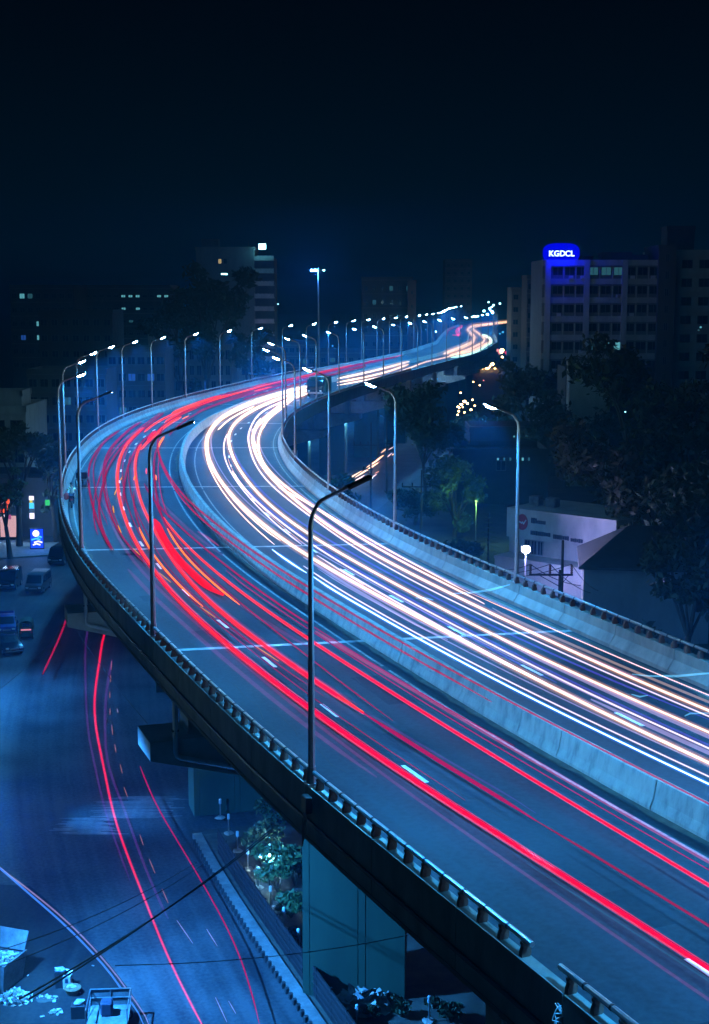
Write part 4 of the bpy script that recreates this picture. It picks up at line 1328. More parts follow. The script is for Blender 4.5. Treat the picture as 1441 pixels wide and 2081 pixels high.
# white service building with a red round badge
pw0, pw1 = gnd(1042, 1172), gnd(1262, 1190)
Yw = 150
a = ray(1036, 1030, 150); b_ = ray(1258, 1062, 141)
dv = Vector((b_.x - a.x, b_.y - a.y, 0)); Lw = dv.length
ws = thing('service_building', (a.x, a.y, 0), math.atan2(dv.y, dv.x), 'white flat roofed building with a red round badge and dark lettering on its front', 'building')
Hw = a.z
MB().box((Lw / 2, 4, Hw / 2), (Lw, 8, Hw)).build('walls', M['wall_pale'], ws, world=False)
MB().box((Lw / 2, -.25, Hw - 1.55), (Lw, .5, 3.1)).build('fascia', M['wall_pale'], ws, world=False)
MB().box((Lw / 2 + 1.0, -1.2, Hw - 5.0), (Lw + 2, 3.0, .3)).build('canopy', M['wall_pale'], ws, world=False)
MB().box((Lw / 2, -2.4, Hw - 6.6), (Lw, .3, 3.0)).build('lower_wall', M['wall_pale'], ws, world=False)
for xx in (2.4, 3.25, 4.05):
    add_window(ws, xx, 0, Hw - 4.75, .7, 1.5, M['glass'])
bd = MB()
bd.tube([(2.05, -.52, Hw - 1.35), (2.05, -.60, Hw - 1.35)], .68, 24)
bd.v = [(x, y, (z - (Hw - 1.35)) * 1.25 + Hw - 1.35) for x, y, z in bd.v]
bg = bd.build('badge', M['red_sign'], ws, world=False)
MB().box((1.85, -.62, Hw - 1.38), (.5, .04, .16), ry=R(18)).box((2.2, -.62, Hw - 1.42), (.10, .04, .34), ry=R(-30)).box((2.42, -.62, Hw - 1.28), (.10, .04, .5), ry=R(35)).build('bird_mark', M['white_plastic'], bg, world=False)
# two lines of dark lettering, illegible in the photograph, as rows of small strokes
lt = MB()
for row, (x0, x1, z, h_) in enumerate(((3.15, 3.7, Hw - 1.05, .62), (3.8, 4.85, Hw - 1.15, .40), (3.1, 5.6, Hw - 2.35, .48), (5.95, 7.9, Hw - 2.45, .46), (8.1, 9.6, Hw - 2.55, .44))):
    x = x0
    while x < x1:
        w_ = random.uniform(.12, .26)
        lt.box((x + w_ / 2, -.53, z), (w_, .05, h_ * random.uniform(.75, 1.0)))
        x += w_ + .05
tag(lt.build('lettering', M['letter_dark'], ws, world=False), kind='stuff')
for xx in (1.3, 3.4):
    MB().box((xx, 3, Hw + .5), (1.3, 1.0, 1.0), bev=.08).build('roof_unit', M['bin_grey'], ws, world=False)

# dark house with a hipped roof in the right corner
h0 = ray(1174, 1150, 128); h1 = ray(1460, 1150, 118)
hh = thing('hip_roof_house', ((h0.x + h1.x) / 2 + 1, 127, 0), R(-8), 'dark single storey house with a hipped roof on the right', 'building')
Wl = h1.x - h0.x + 2
zE = h0.z
MB().box((0, 5, zE / 2), (Wl - 1.0, 10, zE)).build('walls', M['wall_grey'], hh, world=False)
rf = MB()
zr = ray(1290, 1068, 132).z
rf.v = [(-Wl / 2, -.6, zE), (Wl / 2, -.6, zE), (Wl / 2, 10.6, zE), (-Wl / 2, 10.6, zE), (-Wl / 2 + 4.6, 5, zr), (Wl / 2 - 4.6, 5, zr), (-Wl / 2, -.6, zE - .2), (Wl / 2, -.6, zE - .2), (Wl / 2, 10.6, zE - .2), (-Wl / 2, 10.6, zE - .2)]
rf.f = [(0, 1, 5, 4), (1, 2, 5), (2, 3, 4, 5), (3, 0, 4), (6, 7, 1, 0), (7, 8, 2, 1), (8, 9, 3, 2), (9, 6, 0, 3), (9, 8, 7, 6)]
rf.build('roof', M['roof'], hh, world=False)
add_window(hh, -Wl / 2 + 3.4, -.02, 1.2, 1.2, 1.3, M['glass'])
# boundary wall and dark gate
MB_ = thing('boundary_wall', gnd(1100, 1205), 0, 'dark compound wall behind the inner parapet under the floodlight', 'wall')
a, b_ = gnd(1020, 1215), gnd(1170, 1228)
ang = math.atan2((b_ - a).y, (b_ - a).x)
MB().box(((a.x + b_.x) / 2, (a.y + b_.y) / 2, 1.4), ((b_ - a).length, .25, 2.8), rz=ang).build('wall_panel', M['wall_dark'], MB_)
MB().box(((a.x + b_.x) / 2, (a.y + b_.y) / 2, 2.86), ((b_ - a).length + .1, .4, .12), rz=ang).build('coping', M['wall_grey'], MB_)

# left side: pale apartment house behind the street tree, shop floor with lit signs
lh = block(-60, 52, 838, 205, 14, 'pale house behind the street tree at the left edge', 'wall_pale', fh=4.1, cols=3, winw=1.9, winh=2.1, lit=(), zmin=5)
block(-60, 44, 806, 212, 6, 'pale roof house with small openings above the street tree', 'wall_pale', floors=1, cols=3, bands=False, winw=.6, winh=.8)
sh_ = block(-60, 108, 985, 186, 12, 'dark shop row at the left edge behind the tree trunk', 'wall_dark', floors=1, cols=1, bands=False)
def signbox(x0, y0, x1, y1, Y, m, label, cat='sign', split=None):
    p0, p1 = ray(x0, y0, Y), ray(x1, y1, Y)
    t_ = thing('shop_sign', ((p0.x + p1.x) / 2, Y, p1.z), 0, label, cat)
    W_, H_ = p1.x - p0.x, p0.z - p1.z
    MB().box((0, .12, H_ / 2), (W_ + .12, .22, H_ + .12)).build('case', M['darkpaint'], t_, world=False)
    cells = split or [(0, 0, 1, 1, m)]
    for i, (u0, v0, u1, v1, mm) in enumerate(cells):
        MB().box((-W_ / 2 + W_ * (u0 + u1) / 2, -.02, H_ * (v0 + v1) / 2), (W_ * (u1 - u0), .06, H_ * (v1 - v0))).build('lit_face', E_[mm] if mm in E_ else M[mm], t_, world=False)
    light('POINT', (0, -1.2, H_ / 2), 320, (.25, .55, 1.0), t_, .4)
    return t_
E_['sred'] = emit('lit red print', (1.0, .09, .02), 1.8)
E_['swhite'] = emit('lit white print', (.8, .75, .95), 2.0)
E_['spink'] = emit('lit pink print', (.75, .42, .45), 1.0)
E_['sblue'] = emit('lit blue print', (.01, .06, .95), 1.5)
E_['ssky'] = emit('lit sky print', (.06, .5, .95), 1.8)
E_['syel'] = emit('lit yellow print', (.8, .7, .05), 1.0)
E_['smag'] = emit('lit magenta print', (.6, .1, .35), .7)
signbox(0, 1000, 20, 1042, 183, 'sred', 'red and white lit shop sign at the left edge, upper of two', split=[(0, 0, .9, .45, 'sred'), (0, .45, .5, 1, 'swhite'), (.5, .45, 1, .8, 'sred'), (.5, .8, 1, 1, 'spink')])
signbox(0, 1046, 34, 1091, 183, 'spink', 'pale pink lit shop window at the left edge, lower of two', split=[(0, 0, .3, .9, 'spink'), (.3, .1, .34, .9, 'rubber'), (.34, 0, .7, .8, 'spink'), (.34, .8, .7, 1, 'smag'), (.7, 0, 1, .95, 'spink'), (.12, .9, .3, 1, 'swhite')])
signbox(35, 1000, 43, 1044, 182, 'cyan', 'narrow upright cyan lit sign behind the tree trunk', split=[(0, 0, 1, .6, 'ssky'), (0, .6, 1, 1, 'cyan')])
signbox(59, 1008, 70, 1054, 181, 'swhite', 'narrow upright white and yellow lit sign right of the trunk', split=[(0, 0, 1, .25, 'swhite'), (.1, .25, .9, .45, 'rubber'), (0, .45, 1, .7, 'ssky'), (.1, .7, .7, .82, 'syel'), (0, .82, 1, 1, 'swhite')])
signbox(92, 1016, 101, 1027, 180, 'green', 'small green lit sign under the tree')
p = gnd(76, 1118)
ab = thing('light_box', (p.x, p.y, 0), R(8), 'blue lit advertising box with a white disc standing on the pavement', 'advertising box')
MB().box((0, 0, 1.45), (1.75, .3, 2.7), bev=.04).box((0, 0, .06), (1.3, .5, .12)).build('case', M['darkpaint'], ab, world=False)
MB().box((0, -.16, 1.5), (1.55, .03, 2.4)).build('lit_face', E_['sblue'], ab, world=False)
MB().tube([(-.1, -.175, 2.15), (-.1, -.20, 2.15)], .42, 20).build('white_disc', E_['swhite'], ab, world=False)
for z_, x_, w_ in ((1.35, -.1, 1.1), (1.0, .15, 1.0), (.7, -.05, .9), (1.62, .35, .5)):
    MB().tube([(x_ - w_ / 2, -.18, z_), (x_, -.2, z_ + .16), (x_ + w_ / 2, -.18, z_)], .10, 6).build('white_wave', E_['ssky'] if z_ > 1.2 else E_['swhite'], ab, world=False)
light('POINT', (0, -1.3, 1.6), 260, (.05, .2, 1.0), ab, .5)

# pavement with a kerb in front of the shops
b = MB()
pv = [gnd(-80, 1142), gnd(128, 1128), gnd(118, 1105), gnd(-80, 1105)]
b.v = [(p.x, p.y, .004 + .0) for p in pv] + [(p.x, p.y, .16) for p in pv]
b.f = [(4, 5, 6, 7), (0, 1, 5, 4), (1, 2, 6, 5), (3, 0, 4, 7), (2, 3, 7, 6)]
tag(b.build('pavement', M['kerb']), 'raised pavement in front of the lit shops', 'pavement', kind='structure')

# ---------------------------------------------------------------- trees
def leaf_quads(centres, n, size, spread, flat=.7):
    """n leaf sprays scattered through clumps"""
    c = centres[rng.integers(0, len(centres), n)]
    d = rng.normal(size=(n, 3))
    d /= np.linalg.norm(d, axis=1)[:, None]
    r = rng.random(n) ** .45
    sp = spread if np.ndim(spread) == 0 else spread
    p = c + d * (r * sp)[:, None] * np.array([1, 1, flat])
    a = rng.normal(size=(n, 3)); a /= np.linalg.norm(a, axis=1)[:, None]
    b = np.cross(a, rng.normal(size=(n, 3))); b /= np.linalg.norm(b, axis=1)[:, None]
    s = size * (.55 + .9 * rng.random(n))[:, None]
    # a leaf spray: pointed rhombus
    v = np.stack([p - a * s, p + b * s * .42, p + a * s, p - b * s * .42], axis=1).reshape(-1, 3)
    return v

def make_tree(name, loc, h, rw, label, mat_leaf='leaf', n=2600, leaf=.42, trunk_h=.35, tr=.28, clumps=26, cat='tree', umbrella=False, limbs=7, seed=0, low=.3, parent_mesh=None):
    rs = random.Random(seed * 7 + 3)
    t = thing(name, loc, rs.uniform(0, 6), label, cat, 'trees around the flyover')
    b = MB()
    th = h * trunk_h
    lean = Vector((rs.uniform(-.05, .05) * h, rs.uniform(-.05, .05) * h, 0))
    b.tube([(0, 0, -.2), tuple(lean * .3 + Vector((0, 0, th * .5))), tuple(lean * .7 + Vector((0, 0, th)))], [tr * 1.4, tr, tr * .85], 9)
    top = lean * .7 + Vector((0, 0, th))
    cs = []
    for i in range(limbs):
        az = 2 * math.pi * i / limbs + rs.uniform(-.4, .4)
        up = rs.uniform(.35, 1.0) if not umbrella else rs.uniform(.7, .95)
        e = Vector((math.cos(az) * rw * rs.uniform(.45, .85), math.sin(az) * rw * rs.uniform(.45, .85), th + (h - th) * (up * .78)))
        m_ = top.lerp(e, .45) + Vector((rs.uniform(-.4, .4), rs.uniform(-.4, .4), (h - th) * .10))
        b.tube([top - Vector((0, 0, .25)), m_, e], [tr * .55, tr * .33, tr * .10], 6)
        for _ in range(2):
            e2 = e + Vector((rs.uniform(-1, 1) * rw * .35, rs.uniform(-1, 1) * rw * .35, rs.uniform(-.05, .22) * (h - th)))
            b.tube([m_.lerp(e, .3), (m_ + e2) / 2 + Vector((0, 0, .2)), e2], [tr * .26, tr * .16, tr * .05], 5)
            cs.append(e2)
        cs.append(e)
    b.build('trunk', M['bark'], t, smooth=True, world=False)
    cs = [tuple(c) for c in cs]
    while len(cs) < clumps:
        az, q = rs.uniform(0, 2 * math.pi), rs.random() ** .5
        zz = rs.uniform(low, 1.0)
        wz = math.sin(math.pi * min(1, max(.08, (zz - low) / (1 - low) * .82 + .16)))
        if umbrella: zz = .78 + .2 * rs.random() - .12 * q; wz = 1
        cs.append((math.cos(az) * rw * q * wz, math.sin(az) * rw * q * wz, h * zz * .96))
    cs = np.array(cs)
    sp = rng.uniform(.22, .42, n) * rw * (.75 if umbrella else 1)
    v = leaf_quads(cs, n, leaf, sp, .55 if umbrella else .8)
    me = bpy.data.meshes.new('crown')
    me.from_pydata(v.tolist(), [], np.arange(len(v)).reshape(-1, 4).tolist())
    me.materials.append(M[mat_leaf])
    o = bpy.data.objects.new('crown', me)
    col.objects.link(o)
    o.parent = t
    return t

def tree_px(px, ytop, ybase_unused, wpx, Y, label, **k):
    p = ray(px, ytop, Y)
    return make_tree(k.pop('name', 'tree'), (p.x, p.y, 0), p.z, wpx * Y / 2900 / 2, label, **k)

p = gnd(40, 1112)
make_tree('street_tree', (p.x, p.y, 0), 17.0, 5.4, 'spreading dark street tree with bare lower limbs among the lit shop signs', 'leaf', 3000, .36, .38, .34, 30, umbrella=True, limbs=8, seed=1)
tree_px(108, 880, 0, 90, 182, 'smaller dark tree between the street tree and the flyover', n=1800, leaf=.32, seed=2)
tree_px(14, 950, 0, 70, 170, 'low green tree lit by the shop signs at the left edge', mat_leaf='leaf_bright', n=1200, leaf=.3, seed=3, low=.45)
tree_px(868, 785, 0, 180, 215, 'big dark round tree beyond the inner parapet, left of the lamp', n=4200, leaf=.5, seed=4, low=.2)
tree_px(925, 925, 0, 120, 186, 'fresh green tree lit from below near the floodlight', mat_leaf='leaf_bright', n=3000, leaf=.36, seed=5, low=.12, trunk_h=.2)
tree_px(845, 1000, 0, 110, 196, 'dark bushy tree in front of the dark utility poles', n=2400, leaf=.36, seed=6, low=.1)
tree_px(690, 955, 0, 70, 180, 'small dark tree just beyond the inner parapet of the bend', n=1200, leaf=.36, seed=7, low=.15)
tree_px(1082, 745, 0, 150, 270, 'wide dark tree in front of the left corner of the office building', n=3600, leaf=.55, seed=8, low=.2)
tree_px(1150, 800, 0, 200, 235, 'wide dark tree below the office building', n=3600, leaf=.55, seed=9, low=.15)
tree_px(1300, 665, 0, 230, 175, 'tallest dark tree covering the middle of the office building', n=5200, leaf=.5, seed=10, low=.25, tr=.45)
tree_px(1418, 700, 0, 200, 160, 'tall dark tree at the right edge below the office wing', n=4600, leaf=.46, seed=11, low=.2, tr=.4)
tree_px(1290, 880, 0, 260, 150, 'broad dark tree hanging over the white service building', mat_leaf='leaf_dry', n=5200, leaf=.42, seed=12, low=.18)
tree_px(1410, 930, 0, 230, 138, 'broad dark tree at the right edge behind the hipped roof', n=4600, leaf=.42, seed=13, low=.15)
tree_px(1395, 1085, 0, 180, 112, 'dark olive tree in front of the hipped roof house', mat_leaf='leaf_dry', n=3600, leaf=.34, seed=14, low=.1)
tree_px(975, 855, 0, 120, 300, 'dark tree by the orange street lights', n=2200, leaf=.55, seed=15, low=.15)
tree_px(430, 545, 0, 150, 300, 'tall dark tree mass in front of the tower block', n=4200, leaf=.7, seed=16, low=.3, tr=.5)
tree_px(365, 600, 0, 130, 305, 'dark round tree left of the tower block', n=3000, leaf=.65, seed=17, low=.3, tr=.4)
tree_px(510, 640, 0, 90, 315, 'dark tree at the foot of the tower block', n=2200, leaf=.6, seed=18, low=.3)
tree_px(940, 1105, 0, 90, 170, 'low dark tree left of the conifer', n=2000, leaf=.34, seed=19, low=.08, trunk_h=.15)
# conifer with tiers
p = ray(993, 1040, 163)
cf = thing('conifer', (p.x, p.y, 0), 0, 'dark tiered conifer standing left of the floodlight', 'tree', 'trees around the flyover')
Hc = p.z
MB().tube([(0, 0, -.1), (0, 0, Hc * .98)], [.16, .03], 7).build('trunk', M['bark'], cf, world=False)
vv = []
for i in range(11):
    z = Hc * (.08 + .9 * i / 11)
    r_ = 2.1 * (1 - i / 11.5)
    k = 26
    for j in range(10):
        az = 2 * math.pi * j / 10 + i
        for q in range(9):
            rr_ = r_ * (q + 1) / 9
            c = np.array([math.cos(az) * rr_, math.sin(az) * rr_, z - rr_ * .16])
            for s_ in (-1, 1):
                d = np.array([-math.sin(az) * s_, math.cos(az) * s_, .25]) * .34 * (1.1 - q / 12)
                e = np.array([math.cos(az), math.sin(az), 0]) * .12
                vv += [c, c + d * .6 + e, c + d + e * 1.6, c + d * .5 - e * .4]
me = bpy.data.meshes.new('crown')
me.from_pydata([tuple(x) for x in vv], [], [tuple(range(i, i + 4)) for i in range(0, len(vv), 4)])
me.materials.append(M['leaf'])
o = bpy.data.objects.new('crown', me); col.objects.link(o); o.parent = cf

# rough grass slope on the right below the flyover
b = MB()
nx, ny = 26, 18
for i in range(nx + 1):
    for j in range(ny + 1):
        s_ = 60 + 120 * i / nx
        o_ = 19.2 + 50 * j / ny
        p = at(s_, o_)
        b.v.append((p.x, p.y, .02 + .25 * random.random() * (0 < j < ny)))
for i in range(nx):
    for j in range(ny):
        a = i * (ny + 1) + j
        b.f.append((a, a + 1, a + ny + 2, a + ny + 1))
tag(b.build('grass_verge', M['grassland']), 'rough dark grass below the flyover on the right', 'grass', kind='structure')
nb = 9000
sv = rng.uniform(62, 178, nb); ov = rng.uniform(19.5, 60, nb)
P = np.array([at(a, c)[:] for a, c in zip(sv, ov)]); P[:, 2] = .1
d = rng.normal(size=(nb, 3)) * .12; d[:, 2] = rng.uniform(.25, .7, nb)
sd = rng.normal(size=(nb, 3)) * .05; sd[:, 2] = 0
v = np.stack([P - sd, P + sd, P + d], axis=1).reshape(-1, 3)
me = bpy.data.meshes.new('grass'); me.from_pydata(v.tolist(), [], np.arange(len(v)).reshape(-1, 3).tolist()); me.materials.append(M['grassland'])
o = bpy.data.objects.new('grass', me); col.objects.link(o)
tag(o, 'tufts of dark grass on the verge right of the flyover', 'grass', kind='stuff')

# ---------------------------------------------------------------- people (continuous bodies grown over a skeleton)
def body(parent, joints, edges, radii, name, m, root=0):
    me = bpy.data.meshes.new(name)
    me.from_pydata([tuple(j) for j in joints], edges, [])
    o = bpy.data.objects.new(name, me)
    col.objects.link(o)
    sk = o.modifiers.new('skin', 'SKIN')
    for i, r_ in enumerate(radii):
        me.skin_vertices[0].data[i].radius = (r_, r_)
        me.skin_vertices[0].data[i].use_root = (i == root)
    ss = o.modifiers.new('sub', 'SUBSURF')
    ss.levels = ss.render_levels = 1
    bpy.context.view_layer.update()
    m2 = bpy.data.meshes.new_from_object(o.evaluated_get(bpy.context.evaluated_depsgraph_get()))
    o.modifiers.clear()
    o.data = m2
    m2.name = name
    m2.materials.clear()
    m2.materials.append(m)
    m2.polygons.foreach_set('use_smooth', [True] * len(m2.polygons))
    o.parent = parent
    return o

def person(loc, rz, label, pose, shirt, trousers):
    """facing +y; pose 'stand' or 'ride'"""
    t = thing('person', loc, rz, label, 'person')
    if pose == 'stand':
        hip, z0 = .90, 0
        J = {'p': (0, 0, .93), 'c': (0, .01, 1.25), 'n': (0, .01, 1.46), 'hd': (0, .03, 1.60), 'ht': (0, .03, 1.68),
             'sl': (-.19, 0, 1.40), 'el': (-.25, -.02, 1.12), 'wl': (-.24, .06, .88), 'gl': (-.24, .08, .80),
             'sr': (.19, 0, 1.40), 'er': (.25, -.02, 1.12), 'wr': (.22, .10, .92), 'gr': (.21, .14, .85),
             'll': (-.10, 0, .86), 'kl': (-.11, .02, .48), 'al': (-.12, -.02, .09), 'tl': (-.13, .14, .04),
             'lr': (.10, 0, .86), 'kr': (.11, .04, .48), 'ar': (.12, 0, .09), 'tr': (.13, .16, .04)}
    else:
        J = {'p': (0, -.15, .93), 'c': (0, -.02, 1.22), 'n': (0, .08, 1.42), 'hd': (0, .13, 1.56), 'ht': (0, .14, 1.65),
             'sl': (-.19, .05, 1.36), 'el': (-.27, .24, 1.14), 'wl': (-.26, .46, 1.06), 'gl': (-.25, .54, 1.05),
             'sr': (.19, .05, 1.36), 'er': (.27, .24, 1.14), 'wr': (.26, .46, 1.06), 'gr': (.25, .54, 1.05),
             'll': (-.10, -.12, .88), 'kl': (-.14, .26, .72), 'al': (-.13, .10, .32), 'tl': (-.13, .25, .27),
             'lr': (.10, -.12, .88), 'kr': (.14, .22, .62), 'ar': (.13, .04, .22), 'tr': (.13, .19, .17)}
    Rr = dict(p=.135, c=.15, n=.06, hd=.098, ht=.082, sl=.07, el=.047, wl=.034, gl=.03, sr=.07, er=.047, wr=.034, gr=.03, ll=.088, kl=.06, al=.042, tl=.035, lr=.088, kr=.06, ar=.042, tr=.035)
    K = list(J)
    E = [('p', 'c'), ('c', 'n'), ('n', 'hd'), ('hd', 'ht'), ('c', 'sl'), ('sl', 'el'), ('el', 'wl'), ('wl', 'gl'), ('c', 'sr'), ('sr', 'er'), ('er', 'wr'), ('wr', 'gr'), ('p', 'll'), ('ll', 'kl'), ('kl', 'al'), ('al', 'tl'), ('p', 'lr'), ('lr', 'kr'), ('kr', 'ar'), ('ar', 'tr')]
    body(t, [J[k] for k in K], [(K.index(a), K.index(b)) for a, b in E], [Rr[k] for k in K], 'body', M['skin'])
    Ks = ['p', 'c', 'sl', 'el', 'sr', 'er']
    Es = [('p', 'c'), ('c', 'sl'), ('sl', 'el'), ('c', 'sr'), ('sr', 'er')]
    body(t, [J[k] for k in Ks], [(Ks.index(a), Ks.index(b)) for a, b in Es], [.155, .175, .092, .066, .092, .066], 'shirt', shirt)
    Kt = ['p', 'll', 'kl', 'al', 'lr', 'kr', 'ar']
    Et = [('p', 'll'), ('ll', 'kl'), ('kl', 'al'), ('p', 'lr'), ('lr', 'kr'), ('kr', 'ar')]
    body(t, [J[k] for k in Kt], [(Kt.index(a), Kt.index(b)) for a, b in Et], [.15, .105, .078, .06, .105, .078, .06], 'trousers', trousers)
    h = Vector(J['ht'])
    MB().blob((h.x, h.y - .02, h.z + .0), (.105, .115, .10), 10, .06).build('hair', M['hair'], t, smooth=True, world=False)
    return t

# ---------------------------------------------------------------- vehicles
def wheel(parent, x, y, r, w, spokes=False):
    b = MB()
    b.tube([(x, y - w / 2, r), (x, y - w / 2 + .03, r), (x, y + w / 2 - .03, r), (x, y + w / 2, r)], [r * .9, r, r, r * .9], 16)
    o = b.build('wheel', M['rubber'], parent, world=False)
    MB().tube([(x, y - w / 2 - .012, r), (x, y + w / 2 + .012, r)], r * .58, 12).build('rim', M['steel'], o, world=False)
    return o

def side_body(prof, w, taper=.0, bev=.05):
    """car body: side outline across the width, upper points drawn in"""
    zs = [z for x, z in prof]
    z0, z1 = min(zs), max(zs)
    b = MB()
    n = len(prof)
    rows = [(-w / 2, 1 - 0), (-w / 2 + bev, 1), (w / 2 - bev, 1), (w / 2, 1)]
    cx = sum(x for x, z in prof) / n
    cz = sum(zs) / n
    for i, (y, _) in enumerate(rows):
        e = i in (0, 3)
        for x, z in prof:
            k = taper * max(0, (z - z0) / (z1 - z0) - .45)
            yy = y * (1 - k)
            if e:
                b.v.append((cx + (x - cx) * .975, yy, cz + (z - cz) * .955))
            else:
                b.v.append((x, yy, z))
    for i in range(3):
        for j in range(n):
            q = (j + 1) % n
            b.f.append((i * n + j, i * n + q, (i + 1) * n + q, (i + 1) * n + j))
    b.f.append(tuple(range(n - 1, -1, -1)))
    b.f.append(tuple(3 * n + j for j in range(n)))
    return b

def make_car(loc, rz, label, kind, m, lit=False):
    """nose towards +x"""
    t = thing({'sedan': 'parked_car', 'van': 'parked_van', 'pickup': 'pickup_truck'}[kind], loc, rz, label, {'sedan': 'car', 'van': 'van', 'pickup': 'pickup'}[kind])
    if kind == 'sedan':
        L, w = 4.3, 1.72
        prof = [(-2.15, .35), (-2.12, .78), (-1.95, .93), (-1.45, .97), (-.85, 1.40), (.35, 1.43), (1.0, .98), (1.85, .86), (2.12, .70), (2.16, .35), (1.7, .22), (-1.7, .22)]
        win = [((-1.36, 1.0), (-.85, 1.35), (-.22, 1.37), (-.22, 1.0)), ((-.14, 1.0), (-.14, 1.37), (.32, 1.37), (.86, 1.0))]
        fr = ((1.02, 1.0), (.40, 1.40)); bk = ((-1.42, 1.0), (-.88, 1.37))
        wx, wr = (-1.32, 1.36), .31
    elif kind == 'van':
        L, w = 4.4, 1.85
        prof = [(-2.2, .35), (-2.22, 1.0), (-2.12, 1.95), (-1.9, 2.05), (1.05, 2.05), (1.35, 1.95), (1.95, 1.12), (2.2, 1.0), (2.24, .5), (2.0, .25), (-2.0, .25)]
        win = [((-1.95, 1.15), (-1.9, 1.8), (-.75, 1.85), (-.75, 1.15)), ((-.6, 1.15), (-.6, 1.85), (.45, 1.85), (.45, 1.15)), ((.6, 1.15), (.6, 1.85), (1.15, 1.82), (1.65, 1.15))]
        fr = ((1.96, 1.16), (1.38, 1.92)); bk = ((-2.225, 1.15), (-2.14, 1.85))
        wx, wr = (-1.35, 1.4), .33
    else:
        L, w = 4.6, 1.75
        prof = [(-2.3, .5), (-2.3, 1.1), (.15, 1.1), (.2, 1.75), (.4, 1.86), (1.2, 1.86), (1.4, 1.75), (1.85, 1.1), (2.2, .95), (2.25, .45), (1.9, .3), (-2.0, .4)]
        win = [((.35, 1.15), (.4, 1.72), (1.2, 1.74), (1.62, 1.15))]
        fr = ((1.82, 1.15), (1.42, 1.74)); bk = ((.16, 1.2), (.21, 1.7))
        wx, wr = (-1.4, 1.45), .36
    bd = side_body(prof, w, .28 if kind == 'sedan' else .12).build('body', m, t, smooth=True, world=False)
    for s_ in (-1, 1):
        for q in win:
            b = MB()
            k = .88 if kind == 'sedan' else .955
            yb = s_ * (w / 2 * (.985 if kind == 'sedan' else .995)); yt = s_ * w / 2 * k
            zz = [p[1] for p in q]
            lo = min(zz)
            b.v = [(x, (yb if z <= lo + .02 else yt) + s_ * .012, z) for x, z in q] + [(x, (yb if z <= lo + .02 else yt) - s_ * .03, z) for x, z in q]
            n = len(q)
            b.f = [tuple(range(n)), tuple(range(2 * n - 1, n - 1, -1))] + [(i, (i + 1) % n, n + (i + 1) % n, n + i) for i in range(n)]
            b.build('side_window', M['glass'], t, world=False)
    for nm, (p0, p1), k in (('windscreen', fr, 1), ('rear_window', bk, -1)):
        b = MB()
        wb, wt = w / 2 * .86, w / 2 * .78
        d = .02 * k
        b.v = [(p0[0] + d, -wb, p0[1] + .015), (p0[0] + d, wb, p0[1] + .015), (p1[0] + d, wt, p1[1] + .015), (p1[0] + d, -wt, p1[1] + .015)]
        b.v += [(x - d * 2, y, z) for x, y, z in b.v]
        b.f = [(0, 1, 2, 3), (7, 6, 5, 4), (0, 4, 5, 1), (1, 5, 6, 2), (2, 6, 7, 3), (3, 7, 4, 0)]
        b.build(nm, M['glass'], t, world=False)
    xf = max(x for x, z in prof)
    xb = min(x for x, z in prof)
    for s_ in (-1, 1):
        MB().box((xf - .03, s_ * w * .36, .72), (.12, .30, .16), bev=.03).build('headlight', E_['dimcyan'] if lit else M['white_plastic'], t, world=False)
        MB().box((xb + .03, s_ * w * .38, .8), (.12, .24, .18), bev=.03).build('tail_light', M['red_sign'], t, world=False)
        MB().box((wx[1] - .52 if kind != 'pickup' else 1.6, s_ * (w / 2 + .09), 1.05 if kind == 'sedan' else 1.25), (.12, .16, .13), bev=.02).build('wing_mirror', M['darkpaint'], t, world=False)
        for x in wx:
            wheel(t, x, s_ * (w / 2 - .08), wr, .19)
    MB().box((xf + .03, 0, .42), (.16, w * .96, .18), bev=.04).build('front_bumper', M['darkpaint'], t, world=False)
    MB().box((xb - .03, 0, .45), (.16, w * .96, .18), bev=.04).build('rear_bumper', M['darkpaint'], t, world=False)
    MB().box((xf + .01, 0, .66), (.06, w * .42, .12)).build('grille', M['steel'], t, world=False)
    if kind == 'pickup':
        for c, d in (((-1.05, w / 2 - .04, 1.3), (2.4, .06, .42)), ((-1.05, -w / 2 + .04, 1.3), (2.4, .06, .42)), ((-2.26, 0, 1.3), (.06, w, .42))):
            MB().box(c, d).build('bed_side', m, t, world=False)
    return t

